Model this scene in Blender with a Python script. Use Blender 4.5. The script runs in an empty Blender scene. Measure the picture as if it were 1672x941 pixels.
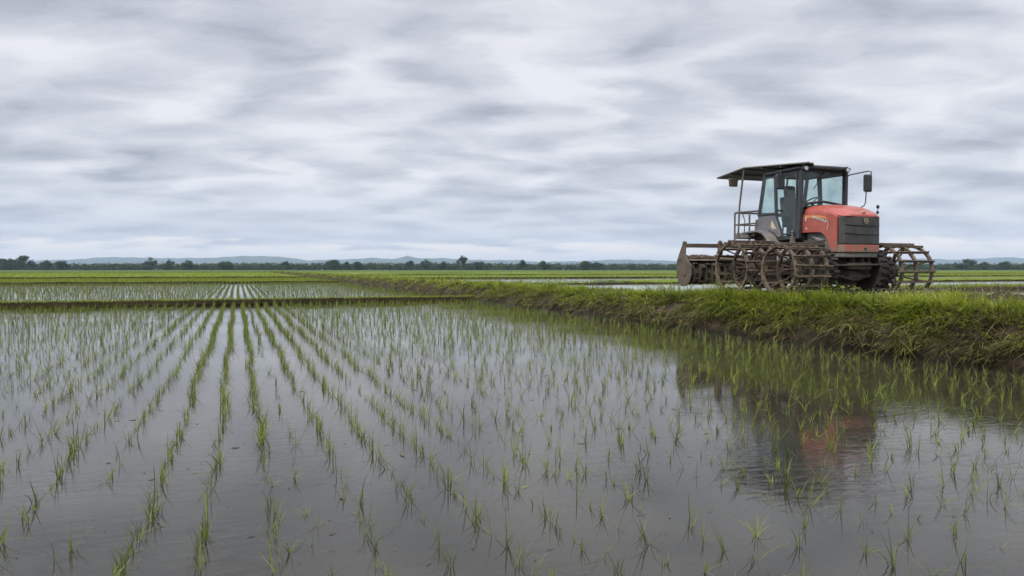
import bpy, bmesh, math, random
import numpy as np
from mathutils import Vector, Matrix, noise as mnoise

random.seed(7)
rng = np.random.default_rng(11)
sc = bpy.context.scene
col = sc.collection
R = math.radians

# ------------------------------------------------------------------ camera
FPX = 1200.0
TH = math.atan2(448, FPX)
PITCH = math.atan2(31, FPX)
CAM_H = 1.3
cam_d = bpy.data.cameras.new('camera')
cam = bpy.data.objects.new('camera', cam_d)
col.objects.link(cam)
cam_d.sensor_width = 36.0
cam_d.lens = 36.0 * FPX / 1672.0
cam_d.clip_start = 0.05
cam_d.clip_end = 30000
cam.location = (0, 0, CAM_H)
cam.rotation_euler = (R(90) - PITCH, 0, -TH)
sc.camera = cam


def to_world(px, zc):
    """plan position that stands zc metres ahead of the camera under picture column px"""
    xc = (px - 836.0) / FPX * zc
    return (xc * math.cos(TH) + zc * math.sin(TH), -xc * math.sin(TH) + zc * math.cos(TH))


def to_cam(X, Y):
    xc = X * math.cos(TH) - Y * math.sin(TH)
    zc = X * math.sin(TH) + Y * math.cos(TH)
    return xc, zc


def smooth(a, b, x):
    t = np.clip((x - a) / (b - a), 0, 1)
    return t * t * (3 - 2 * t)


# ------------------------------------------------------------------ materials
def new_mat(name):
    m = bpy.data.materials.new(name)
    m.use_nodes = True
    nt = m.node_tree
    for n in list(nt.nodes):
        nt.nodes.remove(n)
    out = nt.nodes.new('ShaderNodeOutputMaterial')
    return m, nt, out


def N(nt, t, **kw):
    n = nt.nodes.new(t)
    for k, v in kw.items():
        if k.startswith('i_'):
            n.inputs[k[2:].replace('_', ' ')].default_value = v
        else:
            setattr(n, k, v)
    return n


def L(nt, a, b):
    nt.links.new(a, b)


def ramp(nt, fac, stops):
    r = nt.nodes.new('ShaderNodeValToRGB')
    e = r.color_ramp.elements
    while len(e) < len(stops):
        e.new(0.5)
    for i, (p, c) in enumerate(stops):
        e[i].position = p
        e[i].color = (*c, 1) if len(c) == 3 else c
    L(nt, fac, r.inputs['Fac'])
    return r.outputs['Color']


def surf_mat(name, c1, c2, *, rough=0.6, scale=6.0, metallic=0.0, bump=0.0, bscale=40.0, dirt=None, dirt_amt=0.5,
             dirt_scale=7.0, coat=0.0, spec=0.5, low=None, film=0.0, wet=None):
    """two tones mixed by noise, optional mud splashes with a shape of their own, optional bump"""
    m, nt, out = new_mat(name)
    tc = N(nt, 'ShaderNodeTexCoord')
    b = N(nt, 'ShaderNodeBsdfPrincipled')
    b.inputs['Metallic'].default_value = metallic
    b.inputs['Roughness'].default_value = rough
    b.inputs['Coat Weight'].default_value = coat
    b.inputs['Specular IOR Level'].default_value = spec
    n1 = N(nt, 'ShaderNodeTexNoise', i_Scale=scale, i_Detail=6.0, i_Roughness=0.65)
    L(nt, tc.outputs['Object'], n1.inputs['Vector'])
    c = ramp(nt, n1.outputs['Fac'], [(0.35, c1), (0.68, c2)])
    if dirt:
        n2 = N(nt, 'ShaderNodeTexNoise', i_Scale=dirt_scale, i_Detail=9.0, i_Roughness=0.72)
        L(nt, tc.outputs['Object'], n2.inputs['Vector'])
        lo = 0.72 - 0.3 * dirt_amt
        nf = n2.outputs['Fac']
        if low:                                    # splashes lie thicker towards the wheels
            sz = N(nt, 'ShaderNodeSeparateXYZ')
            L(nt, tc.outputs['Object'], sz.inputs[0])
            mr_ = N(nt, 'ShaderNodeMapRange', i_From_Min=low[0], i_From_Max=low[1], i_To_Min=0.2, i_To_Max=0.0)
            L(nt, sz.outputs['Z'], mr_.inputs['Value'])
            ad_ = N(nt, 'ShaderNodeMath', operation='ADD')
            L(nt, nf, ad_.inputs[0])
            L(nt, mr_.outputs['Result'], ad_.inputs[1])
            nf = ad_.outputs[0]
        f = ramp(nt, nf, [(lo, (0, 0, 0)), (lo + 0.12, (1, 1, 1))])
        mx = N(nt, 'ShaderNodeMix', data_type='RGBA')
        L(nt, f, mx.inputs['Factor'])
        L(nt, c, mx.inputs['A'])
        mx.inputs['B'].default_value = (*dirt, 1)
        c = mx.outputs['Result']
        rr = N(nt, 'ShaderNodeMapRange', i_From_Min=0.0, i_From_Max=1.0, i_To_Min=rough, i_To_Max=0.85)
        L(nt, f, rr.inputs['Value'])
        L(nt, rr.outputs['Result'], b.inputs['Roughness'])
    if film:                                       # dried dust film in streaks
        mp_ = N(nt, 'ShaderNodeMapping')
        mp_.inputs['Scale'].default_value = (5, 5, 1.6)
        L(nt, tc.outputs['Object'], mp_.inputs['Vector'])
        n4 = N(nt, 'ShaderNodeTexNoise', i_Scale=1.0, i_Detail=9.0, i_Roughness=0.7)
        L(nt, mp_.outputs['Vector'], n4.inputs['Vector'])
        mr4 = N(nt, 'ShaderNodeMapRange', i_From_Min=0.35, i_From_Max=0.75, i_To_Min=film * 0.2, i_To_Max=film)
        L(nt, n4.outputs['Fac'], mr4.inputs['Value'])
        mx4 = N(nt, 'ShaderNodeMix', data_type='RGBA')
        L(nt, mr4.outputs['Result'], mx4.inputs['Factor'])
        L(nt, c, mx4.inputs['A'])
        mx4.inputs['B'].default_value = (0.42, 0.33, 0.25, 1)
        c = mx4.outputs['Result']
    if wet:                                        # soaked band just above the water
        szw = N(nt, 'ShaderNodeSeparateXYZ')
        L(nt, tc.outputs['Object'], szw.inputs[0])
        nw = N(nt, 'ShaderNodeMath', operation='MULTIPLY_ADD')
        L(nt, n1.outputs['Fac'], nw.inputs[0])
        nw.inputs[1].default_value = -0.12
        L(nt, szw.outputs['Z'], nw.inputs[2])
        mw = N(nt, 'ShaderNodeMapRange', i_From_Min=wet - 0.09, i_From_Max=wet, i_To_Min=1.0, i_To_Max=0.0)
        L(nt, nw.outputs[0], mw.inputs['Value'])
        mxw = N(nt, 'ShaderNodeMix', data_type='RGBA')
        L(nt, mw.outputs['Result'], mxw.inputs['Factor'])
        L(nt, c, mxw.inputs['A'])
        mxw.inputs['B'].default_value = (0.017, 0.013, 0.008, 1)
        c = mxw.outputs['Result']
        mrw = N(nt, 'ShaderNodeMapRange', i_To_Min=rough, i_To_Max=0.4)
        L(nt, mw.outputs['Result'], mrw.inputs['Value'])
        L(nt, mrw.outputs['Result'], b.inputs['Roughness'])
    L(nt, c, b.inputs['Base Color'])
    if bump:
        n3 = N(nt, 'ShaderNodeTexNoise', i_Scale=bscale, i_Detail=5.0, i_Roughness=0.6)
        L(nt, tc.outputs['Object'], n3.inputs['Vector'])
        bp = N(nt, 'ShaderNodeBump', i_Strength=0.8, i_Distance=bump)
        L(nt, n3.outputs['Fac'], bp.inputs['Height'])
        L(nt, bp.outputs['Normal'], b.inputs['Normal'])
    L(nt, b.outputs['BSDF'], out.inputs['Surface'])
    return m


def leaf_mat(name, stops, trans=0.35, rough=0.55, dry=None):
    """blade colour from the per-blade random value stored in attribute var (r = tone, g = dryness)"""
    m, nt, out = new_mat(name)
    at = N(nt, 'ShaderNodeAttribute', attribute_name='var')
    sp = N(nt, 'ShaderNodeSeparateColor')
    L(nt, at.outputs['Color'], sp.inputs['Color'])
    c = ramp(nt, sp.outputs['Red'], stops)
    if dry:
        mx = N(nt, 'ShaderNodeMix', data_type='RGBA')
        L(nt, sp.outputs['Green'], mx.inputs['Factor'])
        L(nt, c, mx.inputs['A'])
        d = ramp(nt, sp.outputs['Red'], dry)
        L(nt, d, mx.inputs['B'])
        c = mx.outputs['Result']
    b = N(nt, 'ShaderNodeBsdfPrincipled')
    b.inputs['Roughness'].default_value = rough
    b.inputs['Specular IOR Level'].default_value = 0.35
    L(nt, c, b.inputs['Base Color'])
    t = N(nt, 'ShaderNodeBsdfTranslucent')
    L(nt, c, t.inputs['Color'])
    mxs = N(nt, 'ShaderNodeMixShader')
    mxs.inputs['Fac'].default_value = trans
    L(nt, b.outputs['BSDF'], mxs.inputs[1])
    L(nt, t.outputs['BSDF'], mxs.inputs[2])
    L(nt, mxs.outputs['Shader'], out.inputs['Surface'])
    return m


def water_mat(name, c1, c2, ripple=0.0022):
    m, nt, out = new_mat(name)
    tc = N(nt, 'ShaderNodeTexCoord')
    b = N(nt, 'ShaderNodeBsdfPrincipled')
    b.inputs['Roughness'].default_value = 0.05
    b.inputs['IOR'].default_value = 1.5
    # muddy, opaque water: the tone of the silt drifting in it
    n1 = N(nt, 'ShaderNodeTexNoise', i_Scale=0.9, i_Detail=9.0, i_Roughness=0.62, i_Distortion=0.6)
    L(nt, tc.outputs['Object'], n1.inputs['Vector'])
    n1b = N(nt, 'ShaderNodeTexNoise', i_Scale=14.0, i_Detail=6.0, i_Roughness=0.7)
    L(nt, tc.outputs['Object'], n1b.inputs['Vector'])
    ad = N(nt, 'ShaderNodeMath', operation='MULTIPLY_ADD')
    L(nt, n1b.outputs['Fac'], ad.inputs[0])
    ad.inputs[1].default_value = 0.45
    L(nt, n1.outputs['Fac'], ad.inputs[2])
    L(nt, ramp(nt, ad.outputs[0], [(0.5, c1), (0.95, c2)]), b.inputs['Base Color'])
    # ripples, stretched across the wind, in drifting patches
    mp = N(nt, 'ShaderNodeMapping')
    mp.inputs['Rotation'].default_value = (0, 0, R(24))
    mp.inputs['Scale'].default_value = (1.0, 2.3, 1.0)
    L(nt, tc.outputs['Object'], mp.inputs['Vector'])
    n2 = N(nt, 'ShaderNodeTexNoise', i_Scale=6.0, i_Detail=5.0, i_Roughness=0.55, i_Distortion=0.8)
    L(nt, mp.outputs['Vector'], n2.inputs['Vector'])
    n3 = N(nt, 'ShaderNodeTexNoise', i_Scale=0.5, i_Detail=3.0)
    L(nt, tc.outputs['Object'], n3.inputs['Vector'])
    pr = N(nt, 'ShaderNodeMapRange', i_From_Min=0.38, i_From_Max=0.66, i_To_Min=0.12, i_To_Max=1.1)
    L(nt, n3.outputs['Fac'], pr.inputs['Value'])
    bp = N(nt, 'ShaderNodeBump', i_Distance=ripple)
    L(nt, pr.outputs['Result'], bp.inputs['Strength'])
    L(nt, n2.outputs['Fac'], bp.inputs['Height'])
    L(nt, bp.outputs['Normal'], b.inputs['Normal'])
    L(nt, b.outputs['BSDF'], out.inputs['Surface'])
    return m


MUD = (0.115, 0.088, 0.062)
M = {}
M['red'] = surf_mat('red_paint', (0.37, 0.043, 0.028), (0.45, 0.07, 0.045), rough=0.38, scale=3, coat=0.2,
                    dirt=(0.19, 0.14, 0.1), dirt_amt=0.5, dirt_scale=9, low=(0.82, 1.25), film=0.24)
M['black'] = surf_mat('black_plastic', (0.018, 0.019, 0.021), (0.035, 0.035, 0.036), rough=0.45, scale=9,
                      dirt=(0.12, 0.1, 0.08), dirt_amt=0.35, dirt_scale=12)
M['frame'] = surf_mat('dark_frame_paint', (0.03, 0.034, 0.042), (0.05, 0.055, 0.062), rough=0.4, scale=8,
                      dirt=(0.13, 0.11, 0.09), dirt_amt=0.3, dirt_scale=14)
M['panel'] = surf_mat('grey_panel', (0.115, 0.122, 0.14), (0.18, 0.188, 0.2), rough=0.5, scale=5,
                      dirt=(0.24, 0.21, 0.17), dirt_amt=0.5, dirt_scale=8, low=(1.0, 1.6), film=0.12)
M['grey'] = surf_mat('grey_casting', (0.16, 0.165, 0.17), (0.27, 0.265, 0.25), rough=0.6, scale=5,
                     dirt=MUD, dirt_amt=0.55, dirt_scale=6, bump=0.004, bscale=30)
M['lip'] = surf_mat('grey_bumper', (0.13, 0.126, 0.115), (0.22, 0.21, 0.19), rough=0.65, scale=7, dirt=MUD, dirt_amt=0.5)
M['grille'] = surf_mat('dusty_grille', (0.032, 0.033, 0.034), (0.075, 0.07, 0.062), rough=0.6, scale=4,
                       bump=0.003, bscale=120, dirt=(0.12, 0.105, 0.085), dirt_amt=0.35, dirt_scale=5)
M['steel'] = surf_mat('muddy_steel', (0.055, 0.038, 0.026), (0.22, 0.165, 0.115), rough=0.8, scale=11, bump=0.012, bscale=45)
M['rust_shade'] = surf_mat('rusty_mud_shade', (0.04, 0.029, 0.021), (0.11, 0.082, 0.058), rough=0.85, scale=8, bump=0.015, bscale=30)  # rust and mud, with the shade inside the cage put into the colour
M['mudcake'] = surf_mat('mud_cake', (0.04, 0.031, 0.024), (0.1, 0.078, 0.058), rough=0.9, scale=6, bump=0.02, bscale=18)
M['tyre_dark_fill'] = surf_mat('muddy_rubber', (0.016, 0.014, 0.013), (0.05, 0.04, 0.032), rough=0.85, scale=7, bump=0.01, bscale=30)
M['plate'] = surf_mat('muddy_plate', (0.085, 0.066, 0.05), (0.17, 0.135, 0.102), rough=0.75, scale=5, bump=0.004, bscale=30)
M['rail'] = surf_mat('weathered_tube', (0.12, 0.11, 0.095), (0.23, 0.215, 0.19), rough=0.55, scale=15, metallic=0.3)
M['canopy'] = surf_mat('canopy_sheet', (0.05, 0.055, 0.052), (0.085, 0.09, 0.082), rough=0.6, scale=3)
M['olive'] = surf_mat('olive_plastic', (0.055, 0.05, 0.032), (0.09, 0.08, 0.055), rough=0.5, scale=8)
M['seat'] = surf_mat('seat_vinyl', (0.02, 0.02, 0.022), (0.04, 0.04, 0.043), rough=0.6)
M['white'] = surf_mat('white_paint', (0.6, 0.59, 0.56), (0.72, 0.71, 0.68), rough=0.5)
M['gold'] = surf_mat('brass', (0.32, 0.27, 0.16), (0.45, 0.4, 0.27), rough=0.4, metallic=0.5)
M['orange'] = surf_mat('orange_decal', (0.62, 0.2, 0.05), (0.68, 0.28, 0.09), rough=0.4)
M['ink'] = surf_mat('black_decal', (0.02, 0.02, 0.02), (0.04, 0.03, 0.03), rough=0.4)
M['sticker'] = surf_mat('beige_sticker', (0.5, 0.42, 0.3), (0.62, 0.55, 0.43), rough=0.5)
M['lens'] = surf_mat('lamp_glass', (0.45, 0.46, 0.46), (0.65, 0.66, 0.66), rough=0.15, metallic=0.4)
M['jug'] = surf_mat('dirty_white_plastic', (0.42, 0.41, 0.39), (0.62, 0.61, 0.59), rough=0.5, scale=8, dirt=MUD, dirt_amt=0.3)


def glass_mat():
    m, nt, out = new_mat('tinted_glass')
    t = N(nt, 'ShaderNodeBsdfTransparent')
    t.inputs['Color'].default_value = (0.91, 0.97, 0.962, 1)
    g = N(nt, 'ShaderNodeBsdfGlossy')
    g.inputs['Roughness'].default_value = 0.03
    d = N(nt, 'ShaderNodeBsdfDiffuse')
    d.inputs['Color'].default_value = (0.3, 0.36, 0.35, 1)
    tc = N(nt, 'ShaderNodeTexCoord')
    n1 = N(nt, 'ShaderNodeTexNoise', i_Scale=3.0, i_Detail=7.0, i_Roughness=0.7)
    L(nt, tc.outputs['Object'], n1.inputs['Vector'])
    du = N(nt, 'ShaderNodeMapRange', i_From_Min=0.4, i_From_Max=0.75, i_To_Min=0.03, i_To_Max=0.14)
    L(nt, n1.outputs['Fac'], du.inputs['Value'])
    a = N(nt, 'ShaderNodeMixShader')                      # dust film
    L(nt, du.outputs['Result'], a.inputs['Fac'])
    L(nt, t.outputs['BSDF'], a.inputs[1])
    L(nt, d.outputs['BSDF'], a.inputs[2])
    lw = N(nt, 'ShaderNodeLayerWeight', i_Blend=0.5)
    pw = N(nt, 'ShaderNodeMath', operation='POWER')
    L(nt, lw.outputs['Facing'], pw.inputs[0])
    pw.inputs[1].default_value = 4.0
    fr = N(nt, 'ShaderNodeMath', operation='MULTIPLY_ADD')
    L(nt, pw.outputs[0], fr.inputs[0])
    fr.inputs[1].default_value = 0.6
    fr.inputs[2].default_value = 0.025
    b = N(nt, 'ShaderNodeMixShader')
    L(nt, fr.outputs[0], b.inputs['Fac'])
    L(nt, a.outputs['Shader'], b.inputs[1])
    L(nt, g.outputs['BSDF'], b.inputs[2])
    L(nt, b.outputs['Shader'], out.inputs['Surface'])
    return m


M['glass'] = glass_mat()
M['mirror'] = surf_mat('mirror_glass', (0.5, 0.52, 0.54), (0.6, 0.62, 0.64), rough=0.05, metallic=1.0)
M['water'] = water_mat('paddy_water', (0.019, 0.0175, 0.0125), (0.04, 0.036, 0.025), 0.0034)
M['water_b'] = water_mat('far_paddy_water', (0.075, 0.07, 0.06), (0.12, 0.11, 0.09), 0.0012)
M['soil'] = surf_mat('bund_soil', (0.026, 0.019, 0.012), (0.08, 0.06, 0.04), rough=0.9, scale=5, bump=0.06, bscale=12, spec=0.12, wet=0.09)
M['soil_dark'] = surf_mat('wet_soil', (0.016, 0.012, 0.005), (0.034, 0.026, 0.012), rough=0.85, scale=1.5, bump=0.03, bscale=8, spec=0.08)
M['rice'] = leaf_mat('rice_leaf', [(0.0, (0.085, 0.12, 0.015)), (0.5, (0.185, 0.235, 0.03)), (1.0, (0.34, 0.36, 0.06))], 0.35,
                     dry=[(0.0, (0.09, 0.08, 0.03)), (1.0, (0.2, 0.17, 0.07))])
M['grass'] = leaf_mat('bund_grass', [(0.0, (0.08, 0.12, 0.01)), (0.5, (0.23, 0.3, 0.016)), (1.0, (0.42, 0.46, 0.04))], 0.4,
                      dry=[(0.0, (0.055, 0.043, 0.024)), (0.6, (0.17, 0.13, 0.062)), (1.0, (0.3, 0.24, 0.12))])
M['tree_leaf'] = leaf_mat('tree_leaves', [(0.0, (0.012, 0.028, 0.006)), (0.5, (0.03, 0.06, 0.011)), (1.0, (0.075, 0.11, 0.024))], 0.25)
M['bark'] = surf_mat('bark', (0.05, 0.04, 0.03), (0.09, 0.075, 0.06), rough=0.9)


def field_mat(name, stops, sx=0.05, sy=0.6, bump=0.0):
    m, nt, out = new_mat(name)
    tc = N(nt, 'ShaderNodeTexCoord')
    mp = N(nt, 'ShaderNodeMapping')
    mp.inputs['Scale'].default_value = (sx, sy, 1)
    L(nt, tc.outputs['Object'], mp.inputs['Vector'])
    n1 = N(nt, 'ShaderNodeTexNoise', i_Scale=1.0, i_Detail=7.0, i_Roughness=0.65)
    L(nt, mp.outputs['Vector'], n1.inputs['Vector'])
    b = N(nt, 'ShaderNodeBsdfPrincipled')
    b.inputs['Roughness'].default_value = 0.8
    b.inputs['Specular IOR Level'].default_value = 0.15
    L(nt, ramp(nt, n1.outputs['Fac'], stops), b.inputs['Base Color'])
    L(nt, b.outputs['BSDF'], out.inputs['Surface'])
    return m


M['crop'] = field_mat('bright_rice_crop', [(0.3, (0.1, 0.145, 0.007)), (0.7, (0.175, 0.22, 0.012))])
M['crop_mid'] = field_mat('mid_rice_crop', [(0.3, (0.075, 0.125, 0.018)), (0.7, (0.14, 0.2, 0.028))])
M['crop_dark'] = field_mat('tall_dark_crop', [(0.3, (0.04, 0.075, 0.012)), (0.7, (0.085, 0.125, 0.02))], 0.02, 0.1)
M['crop_dry'] = field_mat('dry_verge', [(0.3, (0.13, 0.15, 0.04)), (0.7, (0.22, 0.22, 0.075))])
M['ground'] = field_mat('far_ground', [(0.3, (0.05, 0.08, 0.018)), (0.7, (0.1, 0.13, 0.03))], 0.004, 0.012)
M['hill'] = field_mat('hill_woods', [(0.3, (0.03, 0.05, 0.025)), (0.7, (0.07, 0.09, 0.045))], 0.004, 0.004)


# ------------------------------------------------------------------ object helpers
def setp(o, label=None, cat=None, group=None, kind=None):
    if label:
        o['label'] = label
    if cat:
        o['category'] = cat
    if group:
        o['group'] = group
    if kind:
        o['kind'] = kind
    return o


def arr_mesh(name, verts, quads, mat, var=None, smooth_=False):
    """fast mesh from numpy arrays; var = per-vertex (r, g)"""
    me = bpy.data.meshes.new(name)
    verts = np.asarray(verts, dtype=np.float32)
    quads = np.asarray(quads, dtype=np.int32)
    nv, nq, k = len(verts), len(quads), quads.shape[1]
    me.vertices.add(nv)
    me.vertices.foreach_set('co', verts.ravel())
    me.loops.add(nq * k)
    me.loops.foreach_set('vertex_index', quads.ravel())
    me.polygons.add(nq)
    me.polygons.foreach_set('loop_start', np.arange(0, nq * k, k, dtype=np.int32))
    if smooth_:
        me.polygons.foreach_set('use_smooth', np.ones(nq, dtype=bool))
    if var is not None:
        a = me.attributes.new('var', 'FLOAT_COLOR', 'POINT')
        c = np.ones((nv, 4), dtype=np.float32)
        c[:, 0] = var[:, 0]
        c[:, 1] = var[:, 1]
        a.data.foreach_set('color', c.ravel())
    me.materials.append(mat)
    me.update(calc_edges=True)
    me.validate()
    return me


def link(name, me, parent=None):
    o = bpy.data.objects.new(name, me)
    col.objects.link(o)
    if parent:
        o.parent = parent
    return o


def blades(base, az, length, width, lean, bend, tone, dry, segs=3):
    """ribbon blades; every argument an array of n. Returns verts, quads, var"""
    n = len(base)
    h = np.stack([np.cos(az), np.sin(az), np.zeros(n)], 1)
    up = np.array([0, 0, 1.0])
    d0 = h * np.sin(lean)[:, None] + up * np.cos(lean)[:, None]
    side = np.stack([-np.sin(az), np.cos(az), np.zeros(n)], 1)
    tw = rng.normal(0, 0.5, n)
    side = side * np.cos(tw)[:, None] + h * np.sin(tw)[:, None]
    V = np.zeros((n, (segs + 1) * 2, 3))
    for i in range(segs + 1):
        t = i / segs
        p = base + length[:, None] * (t * d0 + (t * t) * bend[:, None] * (h * 0.55 - up * 0.75))
        w = width * (1 - t ** 1.6 * 0.93) * (0.65 + 0.35 * min(1, t * 4))
        V[:, 2 * i] = p - side * w[:, None] * 0.5
        V[:, 2 * i + 1] = p + side * w[:, None] * 0.5
    q = []
    for i in range(segs):
        q.append([2 * i, 2 * i + 1, 2 * i + 3, 2 * i + 2])
    q = np.array(q)
    Q = (np.arange(n) * (segs + 1) * 2)[:, None, None] + q[None]
    var = np.repeat(np.stack([tone, dry], 1), (segs + 1) * 2, axis=0)
    return V.reshape(-1, 3), Q.reshape(-1, 4), var


class MB:
    """collects shapes in a bmesh; build() links them as one mesh object"""

    def __init__(s):
        s.b = bmesh.new()

    def box(s, c, size, rot=None):
        m = Matrix.Translation(Vector(c))
        if rot is not None:
            m = m @ rot.to_4x4()
        m = m @ Matrix.Diagonal((*size, 1))
        bmesh.ops.create_cube(s.b, size=1.0, matrix=m)
        return s

    def bar(s, p, q, w, h=None, up=(0, 0, 1)):
        p, q = Vector(p), Vector(q)
        d = q - p
        z = d.normalized()
        x = Vector(up).cross(z)
        if x.length < 1e-4:
            x = Vector((1, 0, 0)).cross(z)
        x.normalize()
        y = z.cross(x)
        rot = Matrix((x, y, z)).transposed()
        return s.box((p + q) / 2, (w, h or w, d.length), rot)

    def tube(s, pts, r, seg=8):
        pts = [Vector(p) for p in pts]
        rs = r if isinstance(r, (list, tuple)) else [r] * len(pts)
        rings = []
        px = None
        for i, p in enumerate(pts):
            a = pts[max(0, i - 1)]
            c = pts[min(len(pts) - 1, i + 1)]
            t = (c - a).normalized()
            if px is None:
                px = t.orthogonal().normalized()
            px = (px - t * px.dot(t))
            if px.length < 1e-5:
                px = t.orthogonal()
            px.normalize()
            py = t.cross(px)
            rings.append([s.b.verts.new(p + (px * math.cos(2 * math.pi * k / seg) + py * math.sin(2 * math.pi * k / seg)) * rs[i])
                          for k in range(seg)])
        for a, c in zip(rings, rings[1:]):
            for k in range(seg):
                s.b.faces.new((a[k], a[(k + 1) % seg], c[(k + 1) % seg], c[k]))
        s.b.faces.new(list(reversed(rings[0])))
        s.b.faces.new(rings[-1])
        return s

    def prism(s, poly, axis, a0, a1):
        """poly: 2D points in the two axes other than axis (in x<y<z order), pushed from a0 to a1"""
        def P(p, a):
            v = [0, 0, 0]
            o = [i for i in range(3) if i != axis]
            v[o[0]], v[o[1]], v[axis] = p[0], p[1], a
            return v
        lo = [s.b.verts.new(P(p, a0)) for p in poly]
        hi = [s.b.verts.new(P(p, a1)) for p in poly]
        n = len(poly)
        for i in range(n):
            s.b.faces.new((lo[i], lo[(i + 1) % n], hi[(i + 1) % n], hi[i]))
        s.b.faces.new(list(reversed(lo)))
        s.b.faces.new(hi)
        return s

    def ring(s, c, axis, ro, ri, w, seg=40, jit=0.0):
        """flat band ring round an axis (0 or 1)"""
        c = Vector(c)
        o = [i for i in range(3) if i != axis]
        rr = []
        for k in range(seg):
            a = 2 * math.pi * k / seg
            j = random.uniform(-jit, jit)
            q = []
            for (r_, w_) in ((ro, -w / 2), (ro, w / 2), (ri, w / 2), (ri, -w / 2)):
                v = [0, 0, 0]
                v[o[0]] = math.cos(a) * (r_ + j)
                v[o[1]] = math.sin(a) * (r_ + j)
                v[axis] = w_ + random.uniform(-jit, jit)
                q.append(s.b.verts.new(c + Vector(v)))
            rr.append(q)
        for k in range(seg):
            a, b_ = rr[k], rr[(k + 1) % seg]
            for i in range(4):
                s.b.faces.new((a[i], a[(i + 1) % 4], b_[(i + 1) % 4], b_[i]))
        return s

    def loft(s, rings, close=False):
        vs = [[s.b.verts.new(p) for p in r] for r in rings]
        n = len(vs[0])
        for a, c in zip(vs, vs[1:]):
            for k in range(n if close else n - 1):
                s.b.faces.new((a[k], a[(k + 1) % n], c[(k + 1) % n], c[k]))
        if close:
            s.b.faces.new(list(reversed(vs[0])))
            s.b.faces.new(vs[-1])
        return s

    def ball(s, c, r, scale=(1, 1, 1), sub=2, jit=0):
        m = Matrix.Translation(Vector(c)) @ Matrix.Diagonal((*scale, 1))
        g = bmesh.ops.create_icosphere(s.b, subdivisions=sub, radius=r, matrix=m)
        if jit:
            for v in g['verts']:
                v.co += Vector((random.uniform(-jit, jit), random.uniform(-jit, jit), random.uniform(-jit, jit)))
        return s

    def jitter(s, amp, scale=6.0):
        for v in s.b.verts:
            v.co += mnoise.noise_vector(v.co * scale) * amp
        return s

    def build(s, name, mat, parent=None, mtx=None, bevel=0.0, smooth_=False, sub=0):
        bmesh.ops.recalc_face_normals(s.b, faces=s.b.faces)
        if mtx is not None:
            bmesh.ops.transform(s.b, matrix=mtx, verts=s.b.verts)
        me = bpy.data.meshes.new(name)
        if smooth_:
            for f in s.b.faces:
                f.smooth = True
        s.b.to_mesh(me)
        s.b.free()
        me.materials.append(mat)
        o = link(name, me, parent)
        if bevel:
            bv = o.modifiers.new('bevel', 'BEVEL')
            bv.width = bevel
            bv.segments = 2
            bv.limit_method = 'ANGLE'
            bv.angle_limit = R(35)
        if sub:
            sd = o.modifiers.new('sub', 'SUBSURF')
            sd.levels = sd.render_levels = sub
        return o


# ------------------------------------------------------------------ sky and light
SUN_EL, SUN_AZ = R(50), R(-118)            # azimuth measured from +Y towards +X: behind and left of the camera
world = bpy.data.worlds.new('World')
sc.world = world
world.use_nodes = True
wt = world.node_tree
for n in list(wt.nodes):
    wt.nodes.remove(n)
wo = N(wt, 'ShaderNodeOutputWorld')
bg = N(wt, 'ShaderNodeBackground')
bg.inputs['Strength'].default_value = 0.1
sky = N(wt, 'ShaderNodeTexSky', sky_type='NISHITA')
sky.sun_disc = False
sky.sun_elevation = SUN_EL
sky.sun_rotation = SUN_AZ
tc = N(wt, 'ShaderNodeTexCoord')
sp = N(wt, 'ShaderNodeSeparateXYZ')
L(wt, tc.outputs['Generated'], sp.inputs[0])


def wmath(op, a, b=None, c=None, clamp=False):
    n = N(wt, 'ShaderNodeMath', operation=op)
    n.use_clamp = clamp
    for i, v in enumerate((a, b, c)):
        if v is None:
            continue
        if isinstance(v, (int, float)):
            n.inputs[i].default_value = v
        else:
            L(wt, v, n.inputs[i])
    return n.outputs[0]


zc_ = wmath('MAXIMUM', sp.outputs['Z'], 0.0)
den = wmath('ADD', zc_, 0.16)
qx = wmath('DIVIDE', sp.outputs['X'], den)
qy = wmath('DIVIDE', sp.outputs['Y'], den)
cb = N(wt, 'ShaderNodeCombineXYZ')
L(wt, qx, cb.inputs[0])
L(wt, qy, cb.inputs[1])
rot = N(wt, 'ShaderNodeMapping')
rot.inputs['Location'].default_value = (8.4, 5.2, 0)
rot0 = N(wt, 'ShaderNodeMapping')
rot0.inputs['Rotation'].default_value = (0, 0, TH + R(2))
L(wt, cb.outputs[0], rot0.inputs['Vector'])
rot.inputs['Scale'].default_value = (0.95, 1.5, 1.0)
L(wt, rot0.outputs['Vector'], rot.inputs['Vector'])
# lumps of the cloud deck: ragged cells, darker in the middle, bright where the deck is thin
warp = N(wt, 'ShaderNodeTexNoise', noise_dimensions='2D', i_Scale=1.9, i_Detail=5.0, i_Roughness=0.55)
L(wt, rot.outputs['Vector'], warp.inputs['Vector'])
wv = N(wt, 'ShaderNodeVectorMath', operation='MULTIPLY_ADD')
L(wt, warp.outputs['Color'], wv.inputs[0])
wv.inputs[1].default_value = (0.5, 0.3, 0)
L(wt, rot.outputs['Vector'], wv.inputs[2])


def deck(vec):
    a_ = N(wt, 'ShaderNodeTexNoise', noise_dimensions='2D', i_Scale=2.2, i_Detail=10.0, i_Roughness=0.57)
    L(wt, vec, a_.inputs['Vector'])
    v_ = N(wt, 'ShaderNodeTexVoronoi', voronoi_dimensions='2D', feature='SMOOTH_F1', i_Scale=2.4)
    v_.inputs['Smoothness'].default_value = 0.4
    L(wt, vec, v_.inputs['Vector'])
    return wmath('MULTIPLY_ADD', v_.outputs['Distance'], 0.42, wmath('MULTIPLY', a_.outputs['Fac'], 0.82))


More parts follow.
